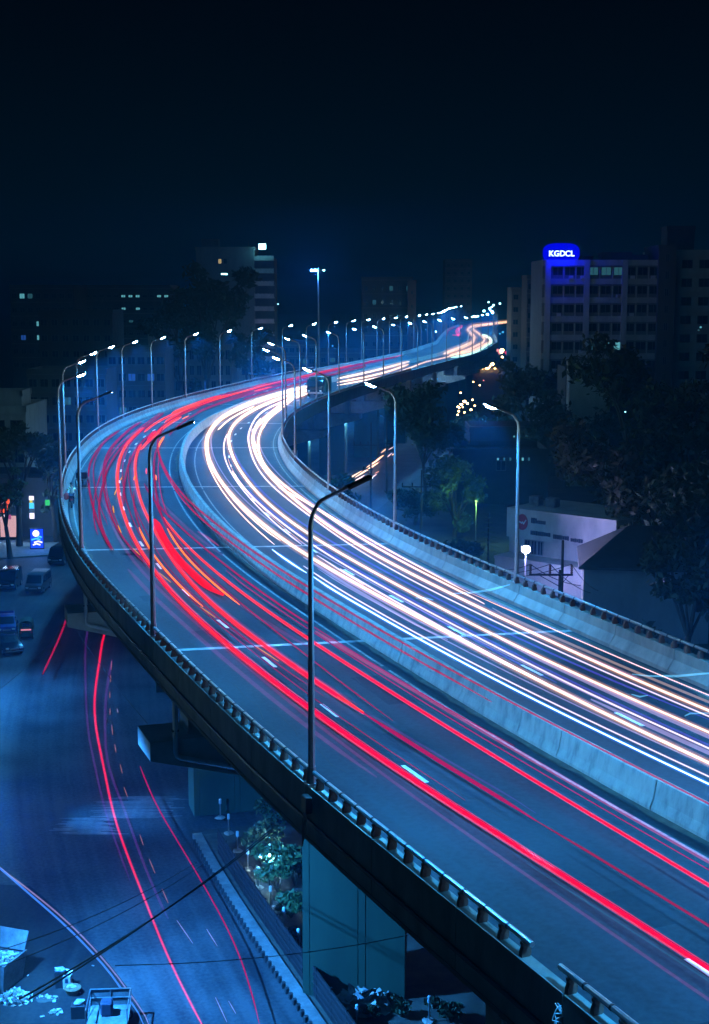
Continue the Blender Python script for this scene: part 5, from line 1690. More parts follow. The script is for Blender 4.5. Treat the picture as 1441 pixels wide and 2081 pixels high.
def make_rickshaw(loc, rz, label):
    """three wheeled auto-rickshaw, nose towards +x"""
    t = thing('auto_rickshaw', loc, rz, label, 'auto rickshaw')
    w = 1.28
    side_body([(-1.3, .32), (-1.34, .95), (-1.2, 1.0), (-.2, .95), (.5, .6), (.75, .95), (1.12, .85), (1.3, .5), (1.15, .3), (-1.0, .25)], w, .0).build('body', M['green_body'], t, smooth=True, world=False)
    # canvas hood: arched shell
    b = MB()
    n = 9
    prof = []
    for i in range(n):
        a = math.pi * i / (n - 1)
        prof.append((-math.cos(a) * w / 2 * .97, 1.30 + .50 * math.sin(a) ** .7 if 0 < i < n - 1 else 1.30))
    prof = [(-w / 2 * .97, .95)] + prof + [(w / 2 * .97, .95)]
    inner = [(y * .94, z - .05) for y, z in prof][::-1]
    b.prism(prof + inner, -1.3, .55, 'x')
    b.build('hood', M['green_body'], t, smooth=True, world=False)
    MB().box((-1.30, 0, 1.25), (.05, w * .9, .75)).build('hood_back', M['green_body'], t, world=False)
    MB().box((-1.335, 0, 1.42), (.03, .55, .26), bev=.01).build('rear_window', M['glass'], t, world=False)
    MB().box((-1.37, 0, .98), (.05, w * .72, .12)).build('lit_strip', E_['pinkstrip'], t, world=False)
    MB().box((.62, 0, 1.3), (.04, w * .8, .62), ry=R(-14)).build('windscreen', M['glass'], t, world=False)
    MB().box((-.65, 0, .75), (.5, w * .85, .16), bev=.03).build('seat', M['cloth_dark'], t, world=False)
    for s_ in (-1, 1):
        MB().tube([(.72, s_ * w * .42, .9), (.52, s_ * w * .44, 1.62)], .025, 6).build('hood_post', M['darkpaint'], t, world=False)
        wheel(t, -.85, s_ * (w / 2 - .05), .23, .11)
        MB().box((-1.36, s_ * w * .38, .72), (.05, .16, .12)).build('tail_light', M['red_sign'], t, world=False)
    wheel(t, 1.02, 0, .23, .10)
    MB().tube([(1.02, -.13, .3), (.9, -.13, .8)], .03, 6).tube([(1.02, .13, .3), (.9, .13, .8)], .03, 6).build('fork', M['darkpaint'], t, world=False)
    MB().tube([(1.27, 0, .78), (1.34, 0, .78)], .10, 12).build('headlight', M['white_plastic'], t, world=False)
    return t
E_['pinkstrip'] = emit('lit pink strip', (.95, .35, .42), .8)

def face(p, q):
    return math.atan2((q - p).y, (q - p).x)
def cargnd(x, y):
    p = gnd(x, y)
    return Vector((p.x, p.y, 0))
p = cargnd(72, 1206)
make_car(p + Vector((0, 1.6, .0)), R(-92), 'dusty grey van with a wide windscreen parked on the left, right one of the pair', 'van', M['grey_body'])
p = cargnd(14, 1200)
make_car(p + Vector((0, 1.6, .0)), R(-88), 'dark van parked at the left edge beside the grey van, left one of the pair', 'van', M['black_body'])
p = cargnd(118, 1148)
make_car(p + Vector((0, 1.5, 0)), R(-95), 'small dark van parked in the shadow right under the flyover parapet', 'van', M['black_body'])
p = cargnd(14, 1326)
make_car(p + Vector((0, .6, .0)), R(-62), 'glossy black saloon car parked at the left edge of the street', 'sedan', M['black_body'])
p = cargnd(8, 1288)
make_car(p + Vector((0, .9, 0)), R(-75), 'blue pickup at the left edge behind the black saloon car', 'pickup', M['blue_body'])
p = cargnd(55, 1294)
make_rickshaw(p, R(100), 'dark hooded auto rickshaw with a pink lit strip across its back')
person(cargnd(33, 1290), R(160), 'dark figure standing between the blue pickup and the auto rickshaw', 'stand', M['cloth_dark'], M['cloth_dark'])

# lorry on the inner carriageway past the bend
lp = at(241.6, 5.3)
lo = thing('lorry', lp, heading(241) + math.pi, 'dark lorry with a roof rack facing the camera on the inner carriageway past the bend', 'lorry')
W_ = 2.45
side_body([(1.1, .55), (1.1, 2.45), (1.25, 2.62), (2.55, 2.62), (2.75, 2.45), (2.95, 1.45), (3.0, .55)], W_, .04).build('cab', M['black_body'], lo, smooth=True, world=False)
MB().box((-1.2, 0, 1.75), (4.5, W_ + .05, 2.3), bev=.04).build('cargo_box', M['green_body'], lo, world=False)
MB().box((-.3, 0, .62), (6.3, .9, .22)).build('chassis', M['darkpaint'], lo, world=False)
b = MB(); b.box((2.87, 0, 2.0), (.05, W_ * .84, .80), ry=R(-11)); b.build('windscreen', M['glass'], lo, world=False)
for s_ in (-1, 1):
    MB().box((1.95, s_ * (W_ / 2 + .0), 1.95), (.9, .04, .65)).build('side_window', M['glass'], lo, world=False)
    MB().box((3.0, s_ * .9, .95), (.08, .30, .22), bev=.03).build('headlight', M['white_plastic'], lo, world=False)
    MB().box((2.75, s_ * (W_ / 2 + .16), 1.9), (.10, .2, .42), bev=.03).build('wing_mirror', M['darkpaint'], lo, world=False)
    for x in (2.1, -1.9, -2.75):
        wheel(lo, x, s_ * (W_ / 2 - .16), .48, .28)
MB().box((3.02, 0, 1.25), (.06, W_ * .6, .42)).build('grille', M['darkpaint'], lo, world=False)
MB().box((3.05, 0, .66), (.16, W_, .26), bev=.04).build('front_bumper', M['steel'], lo, world=False)
rk = MB()
for s_ in (-1, 1):
    rk.tube([(1.2, s_ * 1.0, 2.62), (1.2, s_ * 1.0, 3.0), (2.5, s_ * 1.0, 3.0), (2.5, s_ * 1.0, 2.62)], .03, 6)
for x in (1.2, 1.65, 2.1, 2.5):
    rk.tube([(x, -1.0, 3.0), (x, 1.0, 3.0)], .03, 6)
rk.build('roof_rack', M['steel'], lo, world=False)

# motorcyclist on the outer shoulder and the cart ahead
mp = at(127.8, -8.88)
mh = heading(128)
mc = thing('motorcycle', mp, mh, 'dark motorcycle on the shoulder under the rider in a pale yellow shirt', 'motorcycle')
for x in (-.66, .66):
    b = MB()
    ring = [(x + .29 * math.cos(a), 0, .30 + .29 * math.sin(a)) for a in [2 * math.pi * i / 18 for i in range(19)]]
    wl_ = b.tube(ring, .055, 6, cap=False).build('wheel', M['rubber'], mc, world=False)
    s2 = MB()
    for i in range(6):
        a = math.pi * i / 6
        s2.tube([(x - .25 * math.cos(a), 0, .30 - .25 * math.sin(a)), (x + .25 * math.cos(a), 0, .30 + .25 * math.sin(a))], .012, 4)
    s2.build('spokes', M['steel'], wl_, world=False)
MB().tube([(.66, 0, .30), (.42, 0, .95)], .035, 6).tube([(.42, -.28, 1.02), (.45, 0, .98), (.42, .28, 1.02)], .02, 6).build('fork', M['steel'], mc, world=False)
MB().box((.0, 0, .45), (.42, .26, .34), bev=.06).tube([(.42, 0, .85), (-.1, 0, .62), (-.66, 0, .32)], .04, 6).build('engine', M['darkpaint'], mc, world=False)
MB().blob((.16, 0, .84), (.30, .15, .14), 10, .03).build('tank', M['black_body'], mc, smooth=True, world=False)
MB().box((-.36, 0, .82), (.72, .24, .12), bev=.04).build('seat', M['cloth_dark'], mc, world=False)
MB().box((-.86, 0, .62), (.06, .16, .10)).build('tail_light', M['red_sign'], mc, world=False)
MB().tube([(.52, 0, .92), (.60, 0, .92)], .09, 10).build('headlight', M['white_plastic'], mc, world=False)
rd = person((mp.x, mp.y, mp.z), mh - R(90), 'rider in a pale yellow shirt seen from behind on the outer shoulder', 'ride', M['shirt'], M['cloth_dark'])
bgp = mp + Vector((math.cos(mh) * -.35 - math.sin(mh) * .36, math.sin(mh) * -.35 + math.cos(mh) * .36, .55))
bag = MB().blob((0, 0, .24), (.22, .17, .26), 10, .12).tube([(-.1, 0, .42), (0, 0, .62), (.1, 0, .42)], .02, 6).build('bag', M['red_cloth'], smooth=True)
bag.location = bgp
tag(bag, 'red cloth bag slung on the left side of the motorcycle', 'bag')
cp = at(139.0, -8.2)
ct = thing('rickshaw_cart', cp, heading(139), 'dark flat rickshaw cart parked on the shoulder ahead of the rider', 'cart')
MB().box((-.5, 0, .62), (1.7, 1.05, .10), bev=.02).build('platform', M['wood'], ct, world=False)
MB().box((-.5, 0, .95), (1.2, .9, .55), bev=.08).build('load', M['cloth_dark'], ct, world=False)
for x, y in ((-.7, -.5), (-.7, .5), (1.15, 0)):
    ring = [(x + .32 * math.cos(a), y, .33 + .32 * math.sin(a)) for a in [2 * math.pi * i / 16 for i in range(17)]]
    MB().tube(ring, .035, 6, cap=False).build('wheel', M['rubber'], ct, world=False)
MB().tube([(1.15, 0, .33), (1.0, 0, .95), (.3, 0, .62)], .03, 6).tube([(.98, -.25, .98), (.98, .25, .98)], .02, 6).build('frame', M['darkpaint'], ct, world=False)

# worn patches and tar-filled cracks in the roadway
_rp = random.Random(31)
for k_ in range(26):
    s0_ = _rp.uniform(48, 150)
    o0_ = _rp.choice((-1, 1)) * _rp.uniform(1.6, 8.2)
    L_, W_p = _rp.uniform(1.2, 4.5), _rp.uniform(.5, 1.5)
    b = MB()
    b.uv = []
    n_ = 8
    for i in range(n_ + 1):
        for sg_ in (-1, 1):
            b.v.append(tuple(at(s0_ + L_ * i / n_, o0_ + sg_ * W_p / 2 + _rp.uniform(-.05, .05), .0015)))
            b.uv.append((o0_ + sg_ * W_p / 2 + 40 * k_, s0_ + L_ * i / n_))
    b.f = [(2 * i, 2 * i + 2, 2 * i + 3, 2 * i + 1) for i in range(n_)]
    b.build('asphalt_patch', M['patch'], road)
for k_ in range(14):
    s0_ = _rp.uniform(48, 120)
    o0_ = _rp.choice((-1, 1)) * _rp.uniform(1.8, 8.0)
    P = [at(s0_ + .8 * i, max(-8.8, min(8.8, o0_ + _rp.uniform(-.18, .18))), .002) for i in range(_rp.randint(5, 12))]
    MB().tube(catmull(P, .5), .022, 4, flat=.1).build('tar_seam', M['rubber'], road)

# ---------------------------------------------------------------- poles, cables, floodlights
def util_pole(px, ytop, Y, label, arms, zbase=0):
    p = ray(px, ytop, Y)
    t = thing('utility_pole', (p.x, p.y, zbase), 0, label, 'utility pole')
    H = p.z - zbase
    MB().tube([(0, 0, 0), (0, 0, H)], [.17, .10], 8).build('pole', M['wood'], t, smooth=True, world=False)
    for dz, x0, x1, ins in arms:
        MB().box(((x0 + x1) / 2, -.12, H + dz), (x1 - x0, .12, .14)).build('crossarm', M['darkpaint'], t, world=False)
        MB().tube([(x0 * .7, -.1, H + dz), (0, -.1, H + dz - .9)], .03, 5).tube([(x1 * .7, -.1, H + dz), (0, -.1, H + dz - .9)], .03, 5).build('brace', M['darkpaint'], t, world=False)
        for x in ins:
            MB().tube([(x, -.12, H + dz + .07), (x, -.12, H + dz + .2), (x, -.12, H + dz + .28), (x, -.12, H + dz + .42), (x, -.12, H + dz + .55)], [.06, .13, .08, .13, .05], 8).build('insulator', M['darkpaint'], t, world=False)
    return t
util_pole(754, 858, 205, 'dark utility pole with two crossarms among the traffic lights below the bend', ((-3.3, -2.5, .9, (-2.4, -1.5, -.4)), (-6.8, -1.2, .3, (-1.0,))))
util_pole(857, 955, 185, 'dark utility pole with one crossarm left of the green tree', ((-2.2, -2.6, 1.2, (-2.5, -1.2, 1.1)),))
util_pole(786, 830, 225, 'dark utility pole half hidden by the big round tree', ((-1.2, -1.3, 1.0, (-1.2, .9)),))
pu = util_pole(1138, 1158, 104, 'utility pole with three tall insulators in front of the white building', ((-.35, -2.3, .95, ()),))
Hp = ray(1138, 1158, 104).z
for x in (-2.2, -.75, .85):
    b = MB()
    zz = Hp - .28
    pts, rr = [], []
    for i in range(9):
        pts.append((x, -.12, zz + i * .085)); rr.append(.11 if i % 2 else .07)
    b.tube(pts, rr, 8).build('insulator', M['rust'], pu, world=False)
util_pole(1144, 1098, 112, 'thin bare pole rising behind the one with three insulators', ())
def cable(pts_, label, r=.025, sag=.5):
    a, b_ = Vector(pts_[0]), Vector(pts_[1])
    P = []
    for i in range(25):
        t = i / 24
        q = a.lerp(b_, t)
        q.z -= sag * 4 * t * (1 - t)
        P.append(q)
    o = MB().tube(P, r, 5).build('overhead_cable', M['cable'])
    return tag(o, label, 'cable', 'overhead cables')
# cables of the insulator pole and over the yard
w0 = pu.location
for i, (dx, e) in enumerate(((-2.2, ray(960, 1140, 120)), (-.75, ray(940, 1155, 118)), (.85, ray(930, 1170, 116)))):
    cable((w0 + Vector((dx, -.12, Hp + .45)), e), f'thin cable from the {ORD[i]} tall insulator towards the conifer', .03, .6)
for i, (dx, e) in enumerate(((-2.2, ray(1180, 1190, 98)), (-.75, ray(1200, 1205, 96)), (.85, ray(1215, 1200, 96)))):
    cable((w0 + Vector((dx, -.12, Hp + .45)), e), f'thin cable from the {ORD[i]} tall insulator down to the right', .03, .3)
for i, (a, b_, s_) in enumerate((((60, 2030, 44), (548, 1688, 60), .25), ((40, 2030, 44), (545, 1696, 60), .30), ((-20, 1972, 46), (420, 1752, 60), .35), ((-30, 1940, 46), (400, 1752, 60), .35), ((235, 1962, 46), (830, 1900, 60), .3))):
    cable((ray(*a), ray(*b_)), ('black overhead cable crossing the yard, ' + ['nearest of the twin pair', 'second of the twin pair', 'thinner upper one', 'thinnest upper one', 'lone one running to the green pier'][i]), .035 if i < 2 else .018, s_)
for i, (a, b_, s_) in enumerate((((150, 1270, 100), (300, 1470, 70), .3), ((0, 1400, 85), (130, 1270, 100), .3))):
    cable((ray(*a), ray(*b_)), f'hair thin cable over the street near the pier cap, {["lower", "upper"][i]} one', .018, s_)

def floodlight(px, py, Y, label, m, e, c, tall=True, sz=.5, round_=False):
    p = ray(px, py, Y)
    t = thing('floodlight', (p.x, p.y, 0), 0, label, 'floodlight')
    if tall:
        MB().tube([(0, .25, 0), (0, .25, p.z + .1)], [.09, .07], 8).build('pole', M['pole'], t, smooth=True, world=False)
    MB().box((0, .12, p.z), (sz + .14, .2, sz * .8), rx=R(-20), bev=.03).build('housing', M['darkpaint'], t, world=False)
    if round_:
        MB().blob((0, -.12, p.z - .02), (.36, .25, .36), 16, 0).build('glass', m, t, smooth=True, world=False)
    else:
        MB().box((0, -.0, p.z - .02), (sz, .05, sz * .62), rx=R(-20)).build('glass', m, t, world=False)
    light('POINT', (0, -.45, p.z - .1), e, c, t, .25)
    return t
floodlight(1069, 1116, 138, 'very bright violet white floodlight in front of the white service building', E_['violet'], 5000, (.22, .24, 1.0), sz=.8, round_=True)
floodlight(968, 1018, 179, 'small yellowish floodlight on a pole before the fresh green tree', E_['warmwin'], 1300, (.30, .95, .22), sz=.3)
# light mast
p = ray(647, 548, 330)
ms = thing('light_mast', (p.x, p.y, 0), 0, 'tall light mast with a bright blue floodlight rising beyond the flyover lamps', 'light mast')
MB().tube([(0, 0, 0), (0, 0, p.z + .3)], [.38, .16], 10).build('mast', M['pole'], ms, smooth=True, world=False)
MB().box((0, 0, p.z), (3.4, .5, .14)).build('head_frame', M['darkpaint'], ms, world=False)
for i, x in enumerate((-1.45, -.6, .3, 1.25)):
    q = MB().box((x, -.2, p.z - .1), (.62, .3, .45), rx=R(-25), bev=.03).build('lamp_head', M['darkpaint'], ms, world=False)
    MB().box((x, -.38, p.z - .16), (.5, .05, .36), rx=R(-25)).build('lamp_glass', E_['mast'] if i in (1, 0) else (E_['dimcyan'] if i == 2 else E_['cyanbright']), q, world=False)
light('POINT', (-.8, -1.2, p.z - .4), 9000, (.05, .30, 1.0), ms, .4)

# lamps under the deck beyond the bend
for i, (px, py, Y_) in enumerate(((715, 850, 252), (630, 887, 224), (858, 784, 308), (883, 771, 322))):
    p = ray(px, py, Y_)
    t = thing('underpass_lamp', p, 0, f'bright white lamp on a pier under the deck beyond the bend, {ORD[i]} one', 'wall lamp', 'lamps under the deck')
    MB().box((0, .25, .06), (.5, .4, .2), bev=.04).build('housing', M['darkpaint'], t, world=False)
    MB().box((0, -.02, -.02), (.62, .2, .4), bev=.05).build('lamp_glass', E_['led'], t, world=False)
    MB().box((-.9, .2, .06), (1.2, .08, .08)).build('bracket', M['darkpaint'], t, world=False)
    light('POINT', (0, -.5, -.2), 1600, (.04, .30, 1.0), t, .2)
# two street lamps of the lower street, just outside the picture on the left
def street_side_lamp(x, y, tx, ty, e, label, cone, up=0.0):
    t = thing('street_lamp', (x, y, 0), math.atan2(ty - y, tx - x), label, 'street lamp', 'lamps of the lower street')
    MB().tube([(0, 0, 0), (0, 0, 9 + up), (.5, 0, 9.8 + up), (1.6, 0, 10.1 + up)], [.12, .08, .07, .05], 8).build('pole', M['pole'], t, smooth=True, world=False)
    h = MB().box((2.0, 0, 10.15 + up), (.8, .27, .1), bev=.03).build('lamp_head', M['darkpaint'], t, world=False)
    MB().box((2.0, 0, 10.07 + up), (.56, .2, .06)).build('lamp_glass', E_['led'], h, world=False)
    d = math.hypot(tx - x, ty - y)
    light('SPOT', (2.0, 0, 9.98 + up), e, (.025, .285, 1.0), t, .15, (0, -math.atan2(d - 2, 10 + up), 0), R(cone), 1.0)
street_side_lamp(-18.6, 55.0, -4.4, 63.0, 125000, 'street lamp at the yard left of the picture, lighting the street by the kerb', 106, 1.6)
street_side_lamp(-38, 110, -17, 107, 62000, 'street lamp of the lower street left of the parked cars, further off', 112)

street_side_lamp(-25.5, 82, -12.6, 83.5, 30000, 'added lamp of the lower street level with the painted light patch, narrow beam', 38)  # added narrow spot for light slipping between deck and pier cap
# far lights along the street at the end: shop and vehicle lights
far = [(973, 742, 'warmlamp', 3), (985, 739, 'warmlamp', 3), (978, 750, 'warmlamp', 2.4), (990, 746, 'warmlamp', 2.2), (966, 753, 'warmlamp', 2.0), (1000, 738, 'warmlamp', 1.6), (974, 735, 'warmlamp', 1.8), (1012, 713, 'pinklamp', 2.4), (1020, 712, 'warmlamp', 2.4), (1031, 717, 'redlamp', 2.4), (1033, 724, 'redlamp', 1.6), (1008, 724, 'pinklamp', 1.4), (1046, 621, 'pinklamp', 2), (1048, 634, 'pinklamp', 1.5), (1058, 638, 'warmlamp', 1.5), (1053, 667, 'cyan', 1.5), (1022, 675, 'ssky', 1.6), (1016, 678, 'ssky', 1.2), (938, 822, 'warmlamp', 1.2), (944, 816, 'warmlamp', 1.6), (950, 820, 'warmlamp', 1.0), (933, 828, 'warmlamp', 1.2), (962, 776, 'warmlamp', .8), (975, 783, 'warmlamp', .7), (983, 773, 'pinklamp', .7), (1271, 837, 'cyanbright', .9), (1424, 665, 'cyan', 1.4), (1420, 671, 'dimcyan', 1.3), (1010, 828, 'warmwin', .6), (1003, 836, 'warmwin', .6), (886, 674, 'cyanbright', 1.6), (565, 618, 'cyanbright', .8), (566, 652, 'dimcyan', .8), (692, 725, 'cyanbright', 1.7), (745, 726, 'cyanbright', 1.4), (676, 703, 'ssky', 1.2), (800, 623, 'cyanbright', 1.2), (888, 770, 'ssky', 1.2), (1108, 728, 'ssky', 1.0), (1003, 620, 'cyanbright', 1.5), (1016, 617, 'cyanbright', 1.5), (993, 614, 'cyanbright', 1.2), (984, 632, 'cyanbright', 1.8), (990, 639, 'cyanbright', 1.8), (971, 643, 'cyanbright', 1.8), (960, 644, 'cyanbright', 1.6)]
rs_far = random.Random(21)
for _ in range(16):
    far.append((rs_far.gauss(981, 11), rs_far.gauss(747, 7), rs_far.choice(['warmlamp', 'warmlamp', 'pinklamp']), rs_far.uniform(1.2, 2.6)))
for _ in range(12):
    far.append((rs_far.gauss(942, 9), rs_far.gauss(826, 9), 'warmlamp', rs_far.uniform(.6, 1.2)))
for _ in range(8):
    far.append((rs_far.gauss(1020, 12), rs_far.gauss(716, 5), rs_far.choice(['warmlamp', 'pinklamp', 'redlamp']), rs_far.uniform(1.0, 2.0)))
for i, (x, y, m_, s_) in enumerate(far):
    Y_ = 60 + 560 if y < 760 else 310
    if y > 815: Y_ = 255
    if m_ in ('cyan', 'dimcyan') and x > 1200: Y_ = 150
    if x == 1271: Y_ = 148
    p = ray(x, y, Y_)
    k = s_ * Y_ / 2900 * (1.8 if m_ in ('warmlamp', 'pinklamp', 'redlamp') else 1.35)
    where_ = 'beyond the far end of the flyover lamps' if y < 650 else ('on the street under the far bend' if 700 < y < 800 and x > 940 else ('in the tree beside the inner street lamp' if y > 800 and x < 1060 else ('behind the outer parapet far away' if x < 760 else ('among the dark trees at the right' if x > 1100 else 'beside the far end of the roadway'))))
    t = thing('distant_lamp', p, 0, f'tiny distant {dict(warmlamp="orange", pinklamp="pink", redlamp="red", cyan="cyan", ssky="sky blue", cyanbright="bright cyan", dimcyan="dim cyan", warmwin="yellowish").get(m_, "white")} lamp {where_}', 'lamp', 'distant town lights ' + where_)
    b = MB().blob((0, 0, 0), (k * random.uniform(.8, 1.3), k * .6, k * random.uniform(.8, 1.1)), 8, .15)
    b.build('bulb', E_[m_], t, world=False)
    MB().box((0, .2 * k, k * 1.15), (k * .9, k * .9, k * .4)).build('cap', M['darkpaint'], t, world=False)

# ---------------------------------------------------------------- planted strip: bollards, shrubs, rubbish
def bollard_set():
    t = thing('garden_bollard', (0, 0, 0), 0, 'x', 'bollard')
    MB().tube([(0, 0, 0), (0, 0, .9)], [.045, .045], 7).build('post', M['steel'], t, world=False)
    MB().tube([(0, 0, .9), (0, 0, 1.18), (0, 0, 1.22)], [.085, .085, .03], 8).build('lamp_head', M['white_plastic'], t, world=False)
    MB().blob((0, 0, .02), (.34, .3, .10), 9, .15).build('base', M['tarp'], t, world=False)
    return t
bl0 = bollard_set()
for i, (x, y) in enumerate(((448, 1662), (465, 1694), (483, 1730), (504, 1767), (525, 1805), (550, 1845), (577, 1890), (607, 1935), (726, 2095), (872, 2076), (640, 1985))):
    q = bl0 if i == 0 else copy_tree(bl0)
    p = gnd(x, y, .14)
    q.location = p
    q.rotation_euler = (0, 0, i * 1.3)
    tag(q, f'steel garden bollard with pale foot in the planted strip, {ordinal(i)} from far end', 'bollard', 'garden bollards in the planted strip')

def shrub(px, py, r, label, m, n, leaf, seed, h=None):
    p = gnd(px, py, .14)
    rs = random.Random(seed)
    t = thing('shrub', p, rs.uniform(0, 6), label, 'shrub', 'shrubs in the planted strip')
    b = MB()
    cs = []
    for i in range(6):
        az = 2 * math.pi * i / 6
        e = Vector((math.cos(az) * r * .55, math.sin(az) * r * .55, (h or r) * rs.uniform(.5, .9)))
        b.tube([(0, 0, -.02), tuple(e * .5 + Vector((0, 0, .1))), tuple(e)], [.03, .02, .008], 5)
        cs.append(tuple(e))
    cs.append((0, 0, (h or r) * .9))
    b.build('stems', M['bark'], t, world=False)
    v = leaf_quads(np.array(cs), n, leaf, r * .45)
    v[:, 2] = np.maximum(v[:, 2], .02)
    me = bpy.data.meshes.new('foliage')
    me.from_pydata(v.tolist(), [], np.arange(len(v)).reshape(-1, 4).tolist())
    me.materials.append(M[m])
    o = bpy.data.objects.new('foliage', me); col.objects.link(o); o.parent = t
for i, (x, y, r, m_, h, w) in enumerate(((565, 1815, 1.5, 'leaf_bright', 2.6, 'tall glittering shrub beside the green pier'), (535, 1745, 1.3, 'leaf', 2.0, 'dark shrub further along the strip'), (592, 1865, .9, 'leaf_bright', 1.2, 'light green shrub left of the pier'), (600, 1800, 1.0, 'leaf_dry', 1.6, 'olive shrub against the pier'), (560, 1690, 1.4, 'leaf', 2.0, 'dark shrub under the deck'), (755, 2068, .42, 'leaf', .5, 'small dark rosette plant right of the rubbish heap'), (815, 2066, .45, 'leaf', .55, 'second small dark rosette plant right of the heap'), (880, 2050, .4, 'leaf_dry', .5, 'small olive plant at the pier corner'), (915, 2075, .6, 'leaf', .7, 'low dark plant near the back kerb'), (805, 2040, .3, 'leaf_dry', .3, 'tiny olive tuft by the pier'), (590, 1915, .5, 'leaf_dry', .6, 'low olive plant at the corner of the pier'))):
    shrub(x, y, r, w, m_, int(240 + 500 * r), .10 + .05 * min(1.3, r), 40 + i, h)
# garden lamp behind the tall shrub
gp = gnd(548, 1800, .14)
gl = thing('garden_lamp', gp, 0, 'small bright garden lamp glittering through the tall shrub', 'lamp')
MB().tube([(0, 0, 0), (0, 0, 1.7)], .04, 6).build('post', M['darkpaint'], gl, world=False)
MB().tube([(0, 0, 1.7), (0, 0, 1.95)], [.11, .13], 10).build('lamp_glass', E_['led'], gl, world=False)
light('POINT', (.1, -.35, 1.9), 750, (.06, .40, 1.0), gl, .15)

def heap(px, py, r, h, label, n, mats, seed, flatness=.5, z=.0, size=.16):
    """loose heap: every scrap its own little folded sheet or box, joined by material"""
    p = gnd(px, py, z)
    rs = random.Random(seed)
    t = thing('rubbish_heap', p, 0, label, 'rubbish heap')
    MB().blob((0, 0, 0), (r * .9, r * .7, h * .6), 12, .3, rs).build('mound', M['tarp'] if 'tarp' in mats else M['earth'], t, world=False)
    for m_ in mats:
        b = MB()
        for _ in range(n):
            q = rs.random() ** .6
            az = rs.uniform(0, 6.28)
            c = Vector((math.cos(az) * r * q, math.sin(az) * r * .8 * q, h * (1 - q) * rs.uniform(.7, 1.15) + .03))
            s = size * rs.uniform(.4, 1.3)
            u = Vector((rs.uniform(-1, 1), rs.uniform(-1, 1), rs.uniform(-.6, .6))).normalized()
            w = u.cross(Vector((rs.uniform(-1, 1), rs.uniform(-1, 1), 1))).normalized()
            k = u.cross(w)
            b.add([c - u * s - w * s, c + u * s * .9 - w * s * .8, c + u * s + w * s, c - u * s * .8 + w * s * 1.1, c + k * s * .7], [(0, 1, 4), (1, 2, 4), (2, 3, 4), (3, 0, 4), (3, 2, 1, 0)])
        tag(b.build('scraps', M[m_], t, world=False), kind='stuff')
    return t
heap(735, 2046, 1.15, .75, 'heap of crumpled pale sheeting and rags at the foot of the green pier', 26, ('tarp', 'trash_white', 'tarp'), 3, z=.14, size=.34)
heap(32, 2032, .75, .5, 'heap of colourful litter spilled below the skip', 90, ('trash_white', 'trash_mix', 'white_plastic'), 4, size=.10)
heap(114, 2058, .3, .12, 'small scatter of red and white litter on the yard', 20, ('trash_white', 'trash_mix'), 5, size=.07)
heap(95, 2030, .5, .06, 'thin scatter of litter flakes beside the big heap', 10, ('trash_white', 'trash_mix'), 6, size=.06)
for i, (x, y, d) in enumerate(((26, 1906, .12), (44, 1905, .12), (204, 2034, .14), (189, 1963, .07), (86, 2066, .10), (57, 1983, .06), (163, 2018, .06))):
    o = MB().box((0, 0, .02), (d * 2, d, .03), rz=i * .9, bev=.008).build('litter_scrap', M['trash_white'])
    o.location = gnd(x, y)
    tag(o, f'single pale scrap of litter lying on the yard, {ordinal(i)} counted', 'litter', 'single scraps of litter')
# skip with rubbish at the left edge
sp = gnd(6, 1998)
sk_ = thing('skip', (sp.x, sp.y, 0), R(-20), 'worn grey metal skip heaped with rubbish at the left edge', 'skip')
b = MB()
b.v = [(-1.9, -.8, 0), (.55, -.8, 0), (.55, .8, 0), (-1.9, .8, 0), (-2.0, -.95, 1.35), (.75, -.95, 1.35), (.75, .95, 1.35), (-2.0, .95, 1.35), (-1.9, -.86, 1.35), (.66, -.86, 1.35), (.66, .86, 1.35), (-1.9, .86, 1.35), (-1.8, -.72, .5), (.5, -.72, .5), (.5, .72, .5), (-1.8, .72, .5)]
b.f = [(3, 2, 1, 0), (0, 1, 5, 4), (1, 2, 6, 5), (2, 3, 7, 6), (3, 0, 4, 7), (4, 5, 9, 8), (5, 6, 10, 9), (6, 7, 11, 10), (7, 4, 8, 11), (8, 9, 13, 12), (9, 10, 14, 13), (10, 11, 15, 14), (11, 8, 12, 15), (12, 13, 14, 15)]
b.build('tub', M['bin_grey'], sk_, world=False)
MB().box((-.6, 1.0, 1.75), (2.6, .06, .9), rx=R(-28)).build('lid', M['bin_grey'], sk_, world=False)
for x in (-1.4, -.4, .4):
    MB().box((x, -.90, .75), (.10, .10, 1.2), rx=R(6)).build('rib', M['bin_grey'], sk_, world=False)
rr_ = random.Random(9)
for m_ in ('trash_white', 'trash_mix', 'white_plastic'):
    b = MB()
    for _ in range(60):
        c = Vector((rr_.uniform(-1.7, .5), rr_.uniform(-.7, .7), 0))
        c.z = 1.15 + .35 * (1 - abs(c.y)) * rr_.random()
        b.box(c, (rr_.uniform(.08, .26), rr_.uniform(.06, .2), rr_.uniform(.02, .12)), rz=rr_.uniform(0, 3), rx=rr_.uniform(-.6, .6))
    o = b.build('skip_rubbish', M[m_], sk_, world=False)
    tag(o, kind='stuff')
